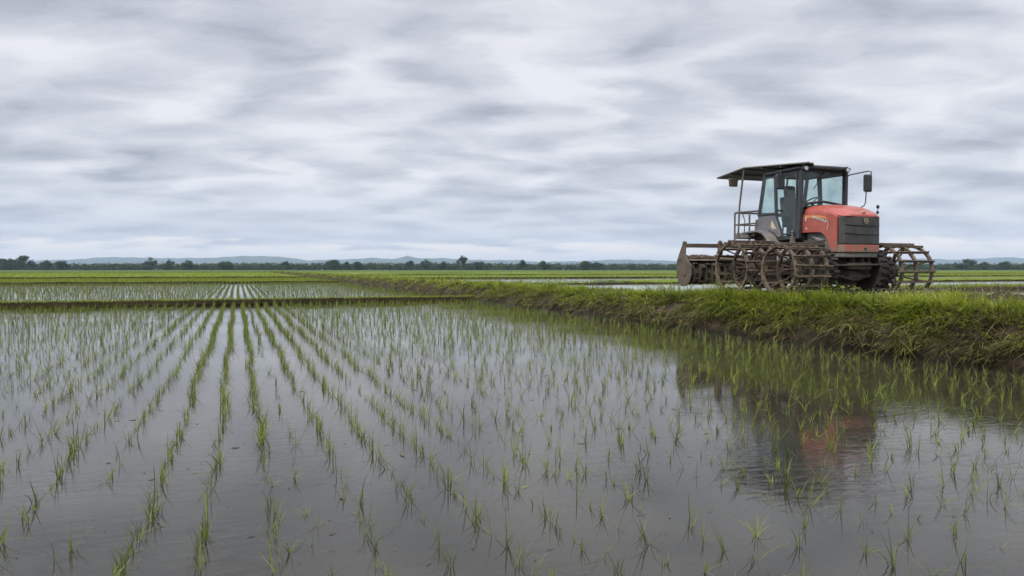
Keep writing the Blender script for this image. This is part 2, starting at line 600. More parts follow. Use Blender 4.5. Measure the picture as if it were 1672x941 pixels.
sh = N(wt, 'ShaderNodeVectorMath', operation='ADD')
L(wt, wv.outputs[0], sh.inputs[0])
sh.inputs[1].default_value = (0.015, 0.085, 0)
d1 = deck(wv.outputs[0])
d2 = deck(sh.outputs[0])
relief = wmath('MULTIPLY', wmath('SUBTRACT', d2, d1), 0.7)
nB = N(wt, 'ShaderNodeTexNoise', noise_dimensions='2D', i_Scale=0.6, i_Detail=2.0, i_Roughness=0.5)
L(wt, rot.outputs['Vector'], nB.inputs['Vector'])
mix_n = wmath('ADD', relief, wmath('MULTIPLY_ADD', nB.outputs['Fac'], 0.38, d1))
cl = ramp(wt, mix_n, [(0.50, (0.27, 0.287, 0.335)), (0.65, (0.36, 0.376, 0.423)), (0.79, (0.447, 0.459, 0.498)), (0.95, (0.555, 0.56, 0.588))])
# the deck thins out into blue grey near the horizon and a pale band right above it
fh = N(wt, 'ShaderNodeMapRange', interpolation_type='SMOOTHSTEP', i_From_Min=0.02, i_From_Max=0.14, i_To_Min=0.6, i_To_Max=0.0)
L(wt, zc_, fh.inputs['Value'])
m1 = N(wt, 'ShaderNodeMix', data_type='RGBA')
L(wt, fh.outputs['Result'], m1.inputs['Factor'])
L(wt, cl, m1.inputs['A'])
m1.inputs['B'].default_value = (0.40, 0.44, 0.52, 1)
nC = N(wt, 'ShaderNodeTexNoise', noise_dimensions='2D', i_Scale=2.2, i_Detail=4.0)
L(wt, rot.outputs['Vector'], nC.inputs['Vector'])
edge = wmath('MULTIPLY_ADD', nC.outputs['Fac'], 0.045, 0.002)
fb = N(wt, 'ShaderNodeMapRange', interpolation_type='SMOOTHSTEP', i_To_Min=0.9, i_To_Max=0.0)
L(wt, zc_, fb.inputs['Value'])
L(wt, edge, fb.inputs['From Min'])
L(wt, wmath('ADD', edge, 0.014), fb.inputs['From Max'])
m2 = N(wt, 'ShaderNodeMix', data_type='RGBA')
L(wt, fb.outputs['Result'], m2.inputs['Factor'])
L(wt, m1.outputs['Result'], m2.inputs['A'])
m2.inputs['B'].default_value = (0.70, 0.655, 0.635, 1)
# cloud radiance in the units of the sky texture, then over the clear sky
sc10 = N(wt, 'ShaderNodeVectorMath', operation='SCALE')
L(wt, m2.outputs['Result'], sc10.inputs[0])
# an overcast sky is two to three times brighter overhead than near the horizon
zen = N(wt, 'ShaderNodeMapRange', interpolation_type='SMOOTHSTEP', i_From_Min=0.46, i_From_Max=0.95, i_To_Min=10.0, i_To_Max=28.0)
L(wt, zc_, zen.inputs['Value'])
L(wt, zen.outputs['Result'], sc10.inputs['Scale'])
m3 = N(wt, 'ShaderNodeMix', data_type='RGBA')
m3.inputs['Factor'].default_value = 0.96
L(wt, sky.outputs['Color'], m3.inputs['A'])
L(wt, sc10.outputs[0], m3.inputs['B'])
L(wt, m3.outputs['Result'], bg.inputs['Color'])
L(wt, bg.outputs[0], wo.inputs['Surface'])

sun_d = bpy.data.lights.new('sun', 'SUN')
sun_d.energy = 1.5
sun_d.angle = R(14)
sun_d.color = (1.0, 0.955, 0.89)
sun = bpy.data.objects.new('sun', sun_d)
col.objects.link(sun)
to_sun = Vector((math.sin(SUN_AZ) * math.cos(SUN_EL), math.cos(SUN_AZ) * math.cos(SUN_EL), math.sin(SUN_EL)))
sun.rotation_euler = to_sun.to_track_quat('Z', 'Y').to_euler()

vs = sc.view_settings
vs.view_transform = 'Standard'
vs.look = 'None'
vs.exposure = 0.64
vs.gamma = 1.0
vs.use_curve_mapping = False


# ------------------------------------------------------------------ ground, fields, water
def sheet(name, x0, x1, y0, y1, z, mat, nx=1, ny=1, jz=0.0):
    xs = np.linspace(x0, x1, nx + 1)
    ys = np.linspace(y0, y1, ny + 1)
    gx, gy = np.meshgrid(xs, ys)
    gz = np.full_like(gx, z)
    if jz:
        gz = gz + rng.normal(0, jz, gz.shape)
    v = np.stack([gx, gy, gz], -1).reshape(-1, 3)
    i = np.arange(ny)[:, None] * (nx + 1) + np.arange(nx)[None]
    q = np.stack([i, i + 1, i + nx + 2, i + nx + 1], -1).reshape(-1, 4)
    return setp(link(name, arr_mesh(name, v, q, mat)), kind='structure')


def low_bund(name, x0, x1, y, w, z0, z1, mat, step=0.4, jit=0.04):
    """low earth bank running along X at y"""
    n = max(2, int((x1 - x0) / step))
    xs = np.linspace(x0, x1, n + 1)
    prof = [(-w * 0.62, z0 - 0.12), (-w * 0.56, z0 + 0.02), (-w * 0.46, z0 + (z1 - z0) * 0.85), (-w * 0.3, z1), (w * 0.3, z1), (w * 0.6, z0 - 0.12)]
    k = len(prof)
    v = np.zeros((n + 1, k, 3))
    for j, (dy, z) in enumerate(prof):
        v[:, j, 0] = xs
        v[:, j, 1] = y + dy + rng.normal(0, jit, n + 1) + 0.1 * np.sin(xs * 0.13 + y)
        v[:, j, 2] = z + rng.normal(0, jit * 0.6, n + 1)
    i = np.arange(n)[:, None] * k + np.arange(k - 1)[None]
    q = np.stack([i, i + k, i + k + 1, i + 1], -1).reshape(-1, 4)
    return setp(link(name, arr_mesh(name, v.reshape(-1, 3), q, mat, smooth_=True)), kind='structure')


sheet('ground', -9000, 9000, -200, 9000, -0.25, M['ground'])
sheet('paddy_water', -160, 9.3, -25, 28.9, 0.0, M['water'])
sheet('second_paddy_water', -260, 9.5, 28.3, 70.6, 0.03, M['water'])
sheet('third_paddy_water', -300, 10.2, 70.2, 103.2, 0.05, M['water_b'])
low_bund('cross_bund', -120, 9.3, 28.75, 0.62, 0.0, 0.19, M['soil_dark'], 0.3, 0.018)
low_bund('second_cross_bund', -240, 9.6, 70.4, 0.8, 0.03, 0.19, M['soil_dark'], 0.8)
low_bund('third_cross_bund', -300, 9.8, 103.0, 0.8, 0.05, 0.3, M['soil_dark'], 1.2)
sheet('bright_crop_field', -700, 10.5, 103.4, 234, 0.24, M['crop'], 60, 40, 0.03)


# crop band along the far edge of the fields
def crop_block(name, x0, x1, y0, y1, z0, z1, mat, nx, ny, jz):
    xs = np.linspace(x0, x1, nx + 1)
    ys = np.concatenate([[y0], np.linspace(y0 + 0.4, y1, ny)])
    gx, gy = np.meshgrid(xs, ys)
    gz = z1 + rng.normal(0, jz, gx.shape)
    gz[0] = z0
    v = np.stack([gx, gy, gz], -1).reshape(-1, 3)
    i = np.arange(ny)[:, None] * (nx + 1) + np.arange(nx)[None]
    q = np.stack([i, i + 1, i + nx + 2, i + nx + 1], -1).reshape(-1, 4)
    return setp(link(name, arr_mesh(name, v, q, mat)), kind='structure')


crop_block('tall_crop_field', -900, 1700, 234, 640, 0.0, 0.42, M['crop_dark'], 700, 20, 0.04)

# right hand side of the big bund, a step higher
ZR = 0.22
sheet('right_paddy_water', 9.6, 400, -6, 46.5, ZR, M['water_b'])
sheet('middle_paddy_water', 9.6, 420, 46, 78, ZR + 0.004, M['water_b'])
low_bund('right_cross_bund', 23.5, 300, 27.6, 1.3, ZR, ZR + 0.17, M['soil'], 0.4, 0.05)
low_bund('right_second_bund', 14, 400, 47.4, 0.8, ZR, ZR + 0.09, M['soil_dark'], 0.8)
sheet('right_bright_field', 30, 500, 47.8, 60, ZR + 0.07, M['crop'], 60, 12, 0.02)
low_bund('right_third_bund', 10.2, 460, 78.2, 0.9, ZR, ZR + 0.14, M['soil_dark'], 1.2)
sheet('right_mid_field', 10.2, 600, 78.4, 112, ZR + 0.10, M['crop_mid'], 60, 20, 0.03)
low_bund('right_fourth_bund', 10.2, 520, 112, 0.9, ZR + 0.05, ZR + 0.22, M['soil_dark'], 1.5)
sheet('right_yellow_field', 10.2, 700, 112.4, 150, ZR + 0.17, M['crop'], 60, 20, 0.03)
sheet('right_dry_verge', 10.2, 700, 149.8, 158, ZR + 0.22, M['crop_dry'], 60, 4, 0.03)
sheet('right_far_field', 10.2, 900, 158, 234, ZR + 0.23, M['crop_mid'], 60, 20, 0.03)


# ------------------------------------------------------------------ the big bund (embankment) beside the paddy
def bund_back(Y):
    """X of the back shoulder: wide where the tractor stands, narrow beyond it"""
    return 10.75 + 3.4 * (1 - smooth(13.6, 15.6, Y))


def bund_top(Y):
    return 0.78 - 0.12 * smooth(13.0, 16.0, Y)


def fbm(x, y, s=1.0):
    return (np.sin(x * 2.1 * s + 1.3 * np.sin(y * 1.7 * s)) + np.sin(y * 2.9 * s + 2.0 * np.sin(x * 1.1 * s + 1)) + 0.5 * np.sin(x * 6.3 * s + y * 5.1 * s)) / 2.5


def bund_edge(Y):
    return 8.86 + 0.05 * np.sin(Y * 0.9) + 0.045 * np.sin(Y * 2.3 + 1) + 0.03 * np.sin(Y * 5.9) + 0.06 * np.sin(Y * 0.31)


def bund_point(s, Y):
    """s in 0..1 over the front face, 1..2 over the top, 2..3 down the back"""
    e = bund_edge(Y)
    b = bund_back(Y)
    t = bund_top(Y)
    lump = 0.05 * fbm(Y, s * 3.0) + 0.035 * fbm(Y * 2.7, s * 5 + 2)
    x_face = e + 0.10 * np.clip(s / 0.18, 0, 1) + 0.68 * np.clip((s - 0.18) / 0.82, 0, 1) ** 1.15
    z_face = 0.035 * np.clip(s / 0.18, 0, 1) + (t - 0.06) * np.clip((s - 0.18) / 0.82, 0, 1) ** 0.72
    x_top = e + 0.78 + (b - e - 0.78) * np.clip(s - 1, 0, 1)
    z_top = t - 0.03 + 0.03 * np.sin(np.clip(s - 1, 0, 1) * math.pi)
    x_back = b + 0.55 * np.clip(s - 2, 0, 1)
    z_back = (t - 0.03) * (1 - np.clip(s - 2, 0, 1)) - 0.05 * np.clip(s - 2, 0, 1)
    X = np.where(s < 1, x_face, np.where(s < 2, x_top, x_back))
    Z = np.where(s < 1, z_face, np.where(s < 2, z_top, z_back))
    face = np.clip((s - 0.15) * 5, 0, 1) * (s < 2.6)
    X = X - lump * 1.1 * face * (s < 1.2)
    Z = Z + lump * 0.5 * face
    # bare heap of dug earth at the near end
    Z = Z + 0.11 * np.exp(-(((X - 11.6) / 0.6) ** 2 + ((Y - 8.4) / 0.4) ** 2)) * (s > 1)
    return X, Z


svals = np.concatenate([[-0.06], np.linspace(0, 1, 16), np.linspace(1.06, 2, 18), np.linspace(2.2, 3, 5)])
yvals = np.concatenate([np.arange(1.0, 26, 0.09), np.arange(26, 70, 0.3), np.arange(70, 236, 1.0)])
S, YY = np.meshgrid(svals, yvals)
XX, ZZ = bund_point(S, YY)
first = S < 0
ZZ[first] = -0.12
XX[first] -= 0.03
v = np.stack([XX, YY, ZZ], -1)
v[..., 2] += np.where(S > 0.1, rng.normal(0, 1, S.shape) * (0.012 + 0.03 * np.exp(-(((XX - 11.9) / 1.1) ** 2 + ((YY - 8.5) / 0.7) ** 2))), 0)
ns = len(svals)
i = np.arange(len(yvals) - 1)[:, None] * ns + np.arange(ns - 1)[None]
q = np.stack([i, i + 1, i + ns + 1, i + ns], -1).reshape(-1, 4)
setp(link('bund', arr_mesh('bund', v.reshape(-1, 3), q, M['soil'], smooth_=True)), kind='structure')


# grass on the bund
def bare(X, Y):
    """where the earth lies bare"""
    a = np.exp(-(((X - 11.4) / 0.7) ** 2 + ((Y - 8.4) / 0.32) ** 2) ** 2)
    c = np.exp(-(((X - 10.9) / 0.45) ** 2 + ((Y - 9.6) / 0.5) ** 2))
    under = smooth(9.75, 10.1, X) * smooth(13.6, 13.2, X) * smooth(10.75, 11.0, Y) * smooth(13.9, 13.5, Y)
    return np.clip(a * 1.3 + c * 0.8 + under * 0.93, 0, 1)


def grass_batch(n_clump, y0, y1, k, lscale, wscale, ypow=1.0):
    Yc = y0 + (y1 - y0) * rng.random(n_clump) ** ypow
    s = np.where(rng.random(n_clump) < 0.55, 0.2 + 0.95 * rng.random(n_clump) ** 0.8, 1 + 1.35 * rng.random(n_clump))
    patch = fbm(Yc * 0.8, s * 2.2 + 4) * 0.5 + 0.5
    keep = rng.random(n_clump) < np.where(s < 0.9, smooth(0.12, 0.7, patch * 0.75 + (s - 0.3) * 0.75), 0.45 + 0.55 * smooth(0.15, 0.5, patch))
    Yc, s, patch = Yc[keep], s[keep], patch[keep]
    X, Z = bund_point(s, Yc)
    keep = rng.random(len(Yc)) > bare(X, Yc)
    Yc, s, patch, X, Z = Yc[keep], s[keep], patch[keep], X[keep], Z[keep]
    kk = rng.integers(int(k * 0.5), int(k * 1.5) + 1, len(Yc))
    idx = np.repeat(np.arange(len(Yc)), kk)
    n = len(idx)
    sf = s[idx]
    face = np.clip(1.12 - sf, 0, 1)
    rad = 0.05 * lscale
    base = np.stack([X[idx] + rng.normal(0, rad, n), Yc[idx] + rng.normal(0, rad * 1.3, n), Z[idx] - 0.01], 1)
    clump_az = rng.normal(0, 0.5, len(Yc))
    az_out = math.pi + clump_az[idx] * 1.6 + rng.normal(0, 1.0, n)
    az_any = rng.random(n) * 2 * math.pi
    az = np.where(sf < 1.08, az_out, az_any)
    clump_len = rng.lognormal(-0.03, 0.36, len(Yc)) * (1 + 0.3 * fbm(Yc * 1.9, X * 2.0 + 5))
    length = 0.2 * lscale * clump_len[idx] * (0.6 + 0.7 * rng.random(n)) * np.where(sf > 1.08, 0.62, 1.0) * np.where(rng.random(n) < 0.25, 0.5, 1.0)
    under = (sf > 1.1) & (base[:, 1] < 14) & (base[:, 0] > 10.0)
    length = np.where(under, length * 0.75, length)
    lean = np.clip(rng.normal(0.45, 0.28, n) + face * 0.35, 0.03, 1.5)
    bend = np.clip(rng.normal(0.5, 0.3, n) + face * 0.8, 0, 1.9)
    leafy = (rng.random(len(Yc)) < 0.3)[idx]            # short broad leaved weeds among the grass
    length = np.where(leafy, length * 0.45, length)
    width = 0.0095 * wscale * (0.6 + 0.8 * rng.random(n)) * np.where(leafy, 2.1, 1.0)
    lean = np.where(leafy, lean + 0.4, lean)
    ct = np.clip(rng.normal(0.5, 0.24, len(Yc)) + 0.5 * (fbm(Yc * 1.3 + 2, X * 1.1) * 0.5), 0, 1)
    tone = np.clip(ct[idx] + rng.normal(0, 0.17, n), 0, 1)
    dryp = np.clip(1.42 - sf * 1.45 + 0.7 * (0.5 - patch[idx]), 0.05, 0.96)
    cd = rng.random(len(Yc))[idx] * 0.6 + rng.random(n) * 0.4
    dry = np.where(cd < dryp, 0.55 + 0.45 * rng.random(n), 0.25 * rng.random(n))
    return blades(base, az, length, width, lean, bend, tone, dry, 3)


def merge(parts):
    V, Q, C, off = [], [], [], 0
    for v_, q_, c_ in parts:
        V.append(v_)
        Q.append(q_ + off)
        C.append(c_)
        off += len(v_)
    return np.concatenate(V), np.concatenate(Q), np.concatenate(C)


def strip_grass(x0, x1, y, w, z, n, ln, wd, dryness=0.15):
    base = np.stack([rng.uniform(x0, x1, n), y + rng.normal(0, w * 0.3, n), np.full(n, z - 0.02)], 1)
    return blades(base, rng.random(n) * 2 * math.pi, ln * (0.6 + 0.8 * rng.random(n)), wd * (0.6 + 0.8 * rng.random(n)),
                  np.abs(rng.normal(0.3, 0.25, n)), np.clip(rng.normal(0.4, 0.3, n), 0, 1.2),
                  np.clip(rng.normal(0.5, 0.2, n), 0, 1), (rng.random(n) < dryness) * 0.8, 2)


def fringe(x0, x1, y0, y1, n, ln):
    V_, Q_, C_ = strip_grass(y0, y1, 0, 0, bund_top(12.0) - 0.03, n, ln, 0.011, 0.1)
    V_ = V_.copy()
    off = np.repeat(rng.uniform(x0, x1, n), 6)
    V_[:, 0], V_[:, 1] = V_[:, 1] + off, V_[:, 0].copy()
    return V_, Q_, C_


V, Q, C = merge([fringe(9.42, 9.9, 10.0, 14.4, 2600, 0.18), fringe(9.9, 13.5, 10.2, 10.95, 1900, 0.17), fringe(9.9, 13.6, 6, 10, 1600, 0.1), grass_batch(3700, 3.5, 14, 24, 1.15, 1.25), grass_batch(3400, 13, 30, 18, 1.15, 1.6),
                 grass_batch(4200, 29, 90, 9, 1.15, 2.4, 1.4), grass_batch(2200, 88, 235, 6, 1.3, 6.0, 1.3)])
setp(link('bund_grass', arr_mesh('bund_grass', V, Q, M['grass'], C)), 'long green grass with dry straw covering the earth bund', 'grass', kind='stuff')


V, Q, C = merge([strip_grass(-45, 9.2, 28.8, 0.6, 0.185, 26000, 0.085, 0.02, 0.06), strip_grass(-110, 9.4, 70.6, 0.5, 0.18, 7000, 0.09, 0.06),
                 strip_grass(-170, 9.6, 103.3, 0.5, 0.29, 5000, 0.14, 0.1)])
setp(link('cross_bund_grass', arr_mesh('cross_bund_grass', V, Q, M['grass'], C)), 'short grass along the low dark cross bunds', 'grass', kind='stuff')
V, Q, C = merge([strip_grass(23.5, 90, 27.6, 1.2, ZR + 0.16, 22000, 0.2, 0.024, 0.2), strip_grass(14, 150, 47.5, 0.8, ZR + 0.09, 6000, 0.12, 0.05),
                 strip_grass(10, 200, 78.3, 0.8, ZR + 0.14, 6000, 0.13, 0.08)])
setp(link('right_bund_grass', arr_mesh('right_bund_grass', V, Q, M['grass'], C)), 'grass fringe on the low bunds behind the tractor', 'grass', kind='stuff')


# one taller tuft that stands above the bund top
def tuft(n, rad, ln, wd, dry=0.06):
    base = np.stack([rng.normal(0, rad, n), rng.normal(0, rad, n), np.zeros(n)], 1)
    return blades(base, np.arctan2(base[:, 1], base[:, 0]) + rng.normal(0, 0.6, n), ln * (0.55 + 0.6 * rng.random(n)),
                  wd * (0.7 + 0.6 * rng.random(n)), np.abs(rng.normal(0.3, 0.2, n)), np.clip(rng.normal(0.35, 0.25, n), 0, 1),
                  np.clip(rng.normal(0.42, 0.2, n), 0, 1), (rng.random(n) < dry) * 0.8, 3)


V, Q, C = tuft(130, 0.13, 0.42, 0.013)
o = link('grass_tuft', arr_mesh('grass_tuft', V, Q, M['grass'], C))
o.location = (10.45, 16.5, 0.64)
setp(o, 'tall green grass tuft rising above the bund top before the tiller', 'grass tuft')


# broad leaved weeds round the wheels
def weed_mesh(k, h):
    V, Q, C = [], [], []
    off = 0
    for j in range(k):
        a = random.uniform(0, 6.28)
        z = h * random.uniform(0.35, 1.0)
        r = random.uniform(0.04, 0.13)
        c = np.array([math.cos(a) * r, math.sin(a) * r, z])
        d = np.array([math.cos(a), math.sin(a), random.uniform(-0.4, 0.5)]) * random.uniform(0.05, 0.09)
        s_ = np.array([-math.sin(a), math.cos(a), random.uniform(-0.2, 0.2)]) * random.uniform(0.02, 0.035)
        V += [c, c + d * 0.5 - s_, c + d, c + d * 0.5 + s_]
        Q.append([off, off + 1, off + 2, off + 3])
        t = random.uniform(0.3, 1)
        C += [[t, 0]] * 4
        off += 4
        st = np.array([0, 0.003, 0])
        V += [np.zeros(3) - st, np.zeros(3) + st, c + st, c - st]
        Q.append([off, off + 1, off + 2, off + 3])
        C += [[0.2, 0.3]] * 4
        off += 4
    return arr_mesh('weed', np.array(V), np.array(Q), M['grass'], np.array(C))


weeds = [weed_mesh(9, 0.2), weed_mesh(12, 0.26), weed_mesh(7, 0.16)]
WEED_SPOTS = [(9.62, 13.25), (9.66, 12.8), (9.6, 11.75), (9.85, 11.0), (9.9, 10.6), (9.62, 11.3), (10.3, 10.75), (10.6, 10.6), (11.0, 10.5), (9.7, 12.35), (10.15, 10.55), (11.45, 10.45)]
for k_, (x, y) in enumerate(WEED_SPOTS):
    o = link('weed', weeds[k_ % 3])
    o.location = (x, y, 0.74)
    o.rotation_euler.z = random.uniform(0, 6)
    setp(o, 'small broad leaved weed in the grass at the foot of the tractor wheels', 'weed', 'weeds below the tractor')


# ------------------------------------------------------------------ rice seedlings
def seedling_arrays(base, hgt, seed_dense, wscale, k=6, segs=3):
    """base (n,3) plants; k leaves each"""
    n = len(base)
    kk = rng.integers(max(3, k - 2), k + 3, n)
    idx = np.repeat(np.arange(n), kk)
    m = len(idx)
    b = base[idx] + np.stack([rng.normal(0, 0.007, m), rng.normal(0, 0.007, m), np.zeros(m)], 1)
    windy = rng.normal(0.2, 0.5, n)
    az = np.where(rng.random(m) < 0.35, windy[idx] + rng.normal(0, 0.5, m), rng.random(m) * 2 * math.pi)
    ln = hgt[idx] * (0.55 + 0.6 * rng.random(m))
    lean = np.abs(rng.normal(0.15, 0.15, m))
    bend = np.clip(rng.normal(0.3, 0.26, m), 0, 1.0)
    flat = seed_dense[idx] * (rng.random(m) < 0.35)
    lean = np.where(flat > 0, lean + 0.4, lean)
    tone = np.clip(rng.normal(0.42, 0.16, n)[idx] + rng.normal(0, 0.13, m), 0, 1)
    dry = np.where(rng.random(m) < 0.13, 0.5 + 0.5 * rng.random(m), 0.0)
    return blades(b, az, ln, (0.0043 + 0.0016 * rng.random(m)) * wscale, lean, bend, tone, dry, segs)


ROW = 0.304
rows = []
xs_ = [-0.152 - ROW * i_ for i_ in range(0, 90)]
rows += [(x, 'left') for x in xs_]
rows += [(0.152, 'left'), (0.36, 'thin'), (0.585, 'mid')]
xx = 0.585
while xx + ROW < 8.72:
    xx += ROW
    rows.append((xx, 'mid' if xx < 1.6 else 'right'))
pos, hh, dn, rowid = [], [], [], []
for ri, (x, style) in enumerate(rows):
    step = {'left': 0.09 if x > -0.7 else 0.145, 'thin': 0.2, 'mid': 0.10, 'right': 0.15}[style]
    y = 1.2 + random.random() * 0.2
    dens = 1.0 if (style == 'left' and x > -1.0) or style == 'mid' else 0.25
    ph = random.uniform(0, 6)
    while y < 27.9:
        y += step * random.uniform(0.55, 1.45)
        wob = 0.018 * math.sin(y * 0.9 + ph) + 0.012 * math.sin(y * 2.3 + ph * 2)
        jx = random.gauss(0, 0.018 if style != 'right' else 0.045)
        X_, Y_ = x + wob + jx, y
        if X_ > 8.75:
            continue
        xc_, z_ = to_cam(X_, Y_)
        if z_ < 2.2 or abs(xc_) > z_ * 0.78 + 0.6:
            continue
        gap = mnoise.noise(Vector((x * 7.3, y * 0.55, 2.0))) + 0.5 * mnoise.noise(Vector((x * 3.1, y * 1.7, 5.0)))
        if random.random() < (0.3 if style == 'thin' else 0.08) + max(0, gap - 0.12) * 1.0 * min(1, 9 / z_):
            continue
        pos.append((X_, Y_, -0.012))
        grow = 0.145 + 0.075 * min(1, max(0, (z_ - 3) / 8))
        hh.append(grow * min(1.35, max(0.45, random.gauss(0.97, 0.22))) * (0.8 if style == 'thin' else 1))
        dn.append(dens)
        rowid.append(ri)
pos = np.array(pos)
hh = np.array(hh)
dn = np.array(dn)
zc_all = np.array([to_cam(a, b_)[1] for a, b_, _ in pos])
xc_all = np.array([to_cam(a, b_)[0] for a, b_, _ in pos])
inview = (np.abs(xc_all) < zc_all * (836 / FPX) + 0.03) & (zc_all > 3.05)
order = np.argsort(np.where(inview, zc_all, 1e6))
near = order[:300]
rest = order[300:]
# ten kinds of plant, copied to the 300 nearest places
protos = []
for j in range(30):
    V, Q, C = seedling_arrays(np.zeros((1, 3)), np.array([0.15]), np.array([0.6 if j % 2 else 0.1]), 1.0, (3, 4, 5, 6, 8)[(j // 2) % 5])
    protos.append(arr_mesh('rice_seedling', V, Q, M['rice'], C))
for j in near:
    x, y, z = pos[j]
    o = link('rice_seedling', protos[(random.randrange(15) * 2 + (1 if dn[j] > 0.5 else 0))])
    o.location = (x, y, z)
    s_ = hh[j] / 0.15
    o.scale = (s_, s_, s_)
    o.rotation_euler = (0, 0, random.uniform(0, 6.28))
    rx = rows[rowid[j]][0]
    if rx < -0.6:
        lb, g = 'thin green rice seedling standing in still water in the rows at the left edge', 'seedlings of the left rows'
    elif rx < 0.25:
        lb, g = 'green rice seedling crowded into one of the dense rows running straight ahead', 'seedlings of the dense rows'
    elif rx < 1.5:
        lb, g = 'rice seedling in the broken rows just right of the dense rows', 'seedlings of the broken rows'
    else:
        lb, g = 'separate rice seedling with its own reflection in the open water at right', 'seedlings of the open water'
    setp(o, lb, 'rice seedling', g)

hh_f = hh[rest]
zr = zc_all[rest]
lo = rest[zr < 13]
hi = rest[zr >= 13]
p1 = seedling_arrays(pos[lo], hh[lo], dn[lo], 1.15, 6, 3)
p2 = seedling_arrays(pos[hi], hh[hi], dn[hi] * 0, 1.7, 5, 2)
# second paddy: same rows carried on, plants in wider bunches
b2 = []
for x in np.arange(-62, 9.0, 0.304):
    n_ = int((70 - 29.6) / 0.42)
    yy = 29.6 + (np.arange(n_) + rng.random(n_)) * 0.42
    b2.append(np.stack([np.full(n_, x) + rng.normal(0, 0.03, n_), yy, np.full(n_, 0.02)], 1))
b2 = np.concatenate(b2)
xc2 = b2[:, 0] * math.cos(TH) - b2[:, 1] * math.sin(TH)
zc2 = b2[:, 0] * math.sin(TH) + b2[:, 1] * math.cos(TH)
b2 = b2[np.abs(xc2) < zc2 * 0.74]
p3 = seedling_arrays(b2, np.full(len(b2), 0.21) * rng.uniform(0.8, 1.25, len(b2)), np.zeros(len(b2)), 3.6, 4, 2)
V, Q, C = merge([p1, p2, p3])
setp(link('rice_seedlings', arr_mesh('rice_seedlings', V, Q, M['rice'], C)), 'countless small rice seedlings in rows farther out in the flooded paddies', 'rice seedlings', kind='stuff')


def scatter_rice(x0, x1, y0, y1, z, n, ln, wd, keep=None):
    base = np.stack([rng.uniform(x0, x1, n), rng.uniform(y0, y1, n), np.full(n, z)], 1)
    xc = base[:, 0] * math.cos(TH) - base[:, 1] * math.sin(TH)
    zc = base[:, 0] * math.sin(TH) + base[:, 1] * math.cos(TH)
    ok = np.abs(xc) < zc * 0.76
    if keep is not None:
        ok &= rng.random(n) < keep(base)
    base = base[ok]
    n = len(base)
    return blades(base, rng.random(n) * 6.28, ln * (0.6 + 0.8 * rng.random(n)), wd * (0.6 + 0.8 * rng.random(n)), np.abs(rng.normal(0.2, 0.2, n)),
                  np.clip(rng.normal(0.3, 0.2, n), 0, 1), np.clip(rng.normal(0.42, 0.16, n), 0, 1), np.zeros(n), 1)


V, Q, C = merge([
    scatter_rice(-110, 9.6, 71.2, 102, 0.05, 60000, 0.26, 0.06, lambda b: np.clip(0.35 + (b[:, 0] + 60) / 60, 0.25, 1)),
    scatter_rice(-330, 10, 103.5, 234, 0.22, 60000, 0.22, 0.16),
    scatter_rice(10.5, 120, 50, 77, ZR, 22000, 0.2, 0.05, lambda b: np.where(fbm(b[:, 0] * 0.06, b[:, 1] * 0.12) > 0.0, 1.0, 0.12)),
    scatter_rice(24, 160, 29, 46, ZR, 7000, 0.2, 0.03),
    scatter_rice(10.5, 300, 79, 234, ZR + 0.1, 60000, 0.24, 0.16)])
setp(link('far_rice_plants', arr_mesh('far_rice_plants', V, Q, M['grass'], C)), 'bright green rice plants massed in the distant fields', 'rice plants', kind='stuff')

# bits of straw and leaf afloat on the near water
n = 2200
bx = rng.uniform(-6, 8.3, n)
by = rng.uniform(2.5, 15, n)
az = rng.random(n) * 6.28
ln = rng.lognormal(-4.3, 0.5, n)
wd = ln * rng.uniform(0.06, 0.28, n)
d = np.stack([np.cos(az), np.sin(az), np.zeros(n)], 1)
s_ = np.stack([-np.sin(az), np.cos(az), np.zeros(n)], 1)
b = np.stack([bx, by, np.full(n, 0.004)], 1)
V = np.stack([b - d * ln[:, None], b - s_ * wd[:, None], b + d * ln[:, None], b + s_ * wd[:, None]], 1).reshape(-1, 3)
V[:, 2] += rng.uniform(0, 0.004, len(V))
Q = np.arange(n * 4).reshape(-1, 4)
C = np.repeat(np.stack([rng.random(n) * 0.8, (rng.random(n) < 0.7) * 1.0], 1), 4, axis=0)
setp(link('floating_debris', arr_mesh('floating_debris', V, Q, M['rice'], C)), 'bits of straw and leaf afloat on the muddy water', 'debris', kind='stuff')


# lumps of mud that break the surface of the near water
mb = MB()
for k_ in range(70):
    x, y = random.uniform(-3.5, 7.5), random.uniform(2.6, 9)
    r_ = random.uniform(0.008, 0.022)
    mb.ball((x, y, -0.003), r_, (random.uniform(1, 2.2), random.uniform(0.8, 1.4), 0.45), 1, 0.003)
setp(mb.build('mud', M['mudcake'], smooth_=True), 'small lumps of dark mud that just break the water surface', 'mud', kind='stuff')

# petal-shaped white specks that stand in for sparkles of light in the grass
n = 420
fx = np.concatenate([rng.uniform(9.3, 10.4, n // 2), rng.uniform(9.4, 13.4, n - n // 2)])
fy = np.concatenate([rng.uniform(7, 18, n // 2), rng.uniform(9, 11, n - n // 2)])
fz = bund_top(fy) + rng.uniform(0.06, 0.17, n)
Vf = []
for x, y, z in zip(fx, fy, fz):
    t = rng.normal(0, 0.5, 2)
    r_ = rng.uniform(0.006, 0.013)
    for a in (0.0, math.pi / 2):
        dx, dy = math.cos(a + t[0]) * r_, math.sin(a + t[0]) * r_
        for sg in ((1, -1)):
            Vf += [(x, y, z), (x + sg * (dx - dy * 0.4), y + sg * (dy + dx * 0.4), z + 0.004 + t[1] * 0.004 + r_ * 0.5),
                   (x + sg * dx * 1.25, y + sg * dy * 1.25, z + 0.003 + r_ * 0.6), (x + sg * (dx + dy * 0.4), y + sg * (dy - dx * 0.4), z + 0.004 + r_ * 0.5)]
Vf = np.array(Vf)
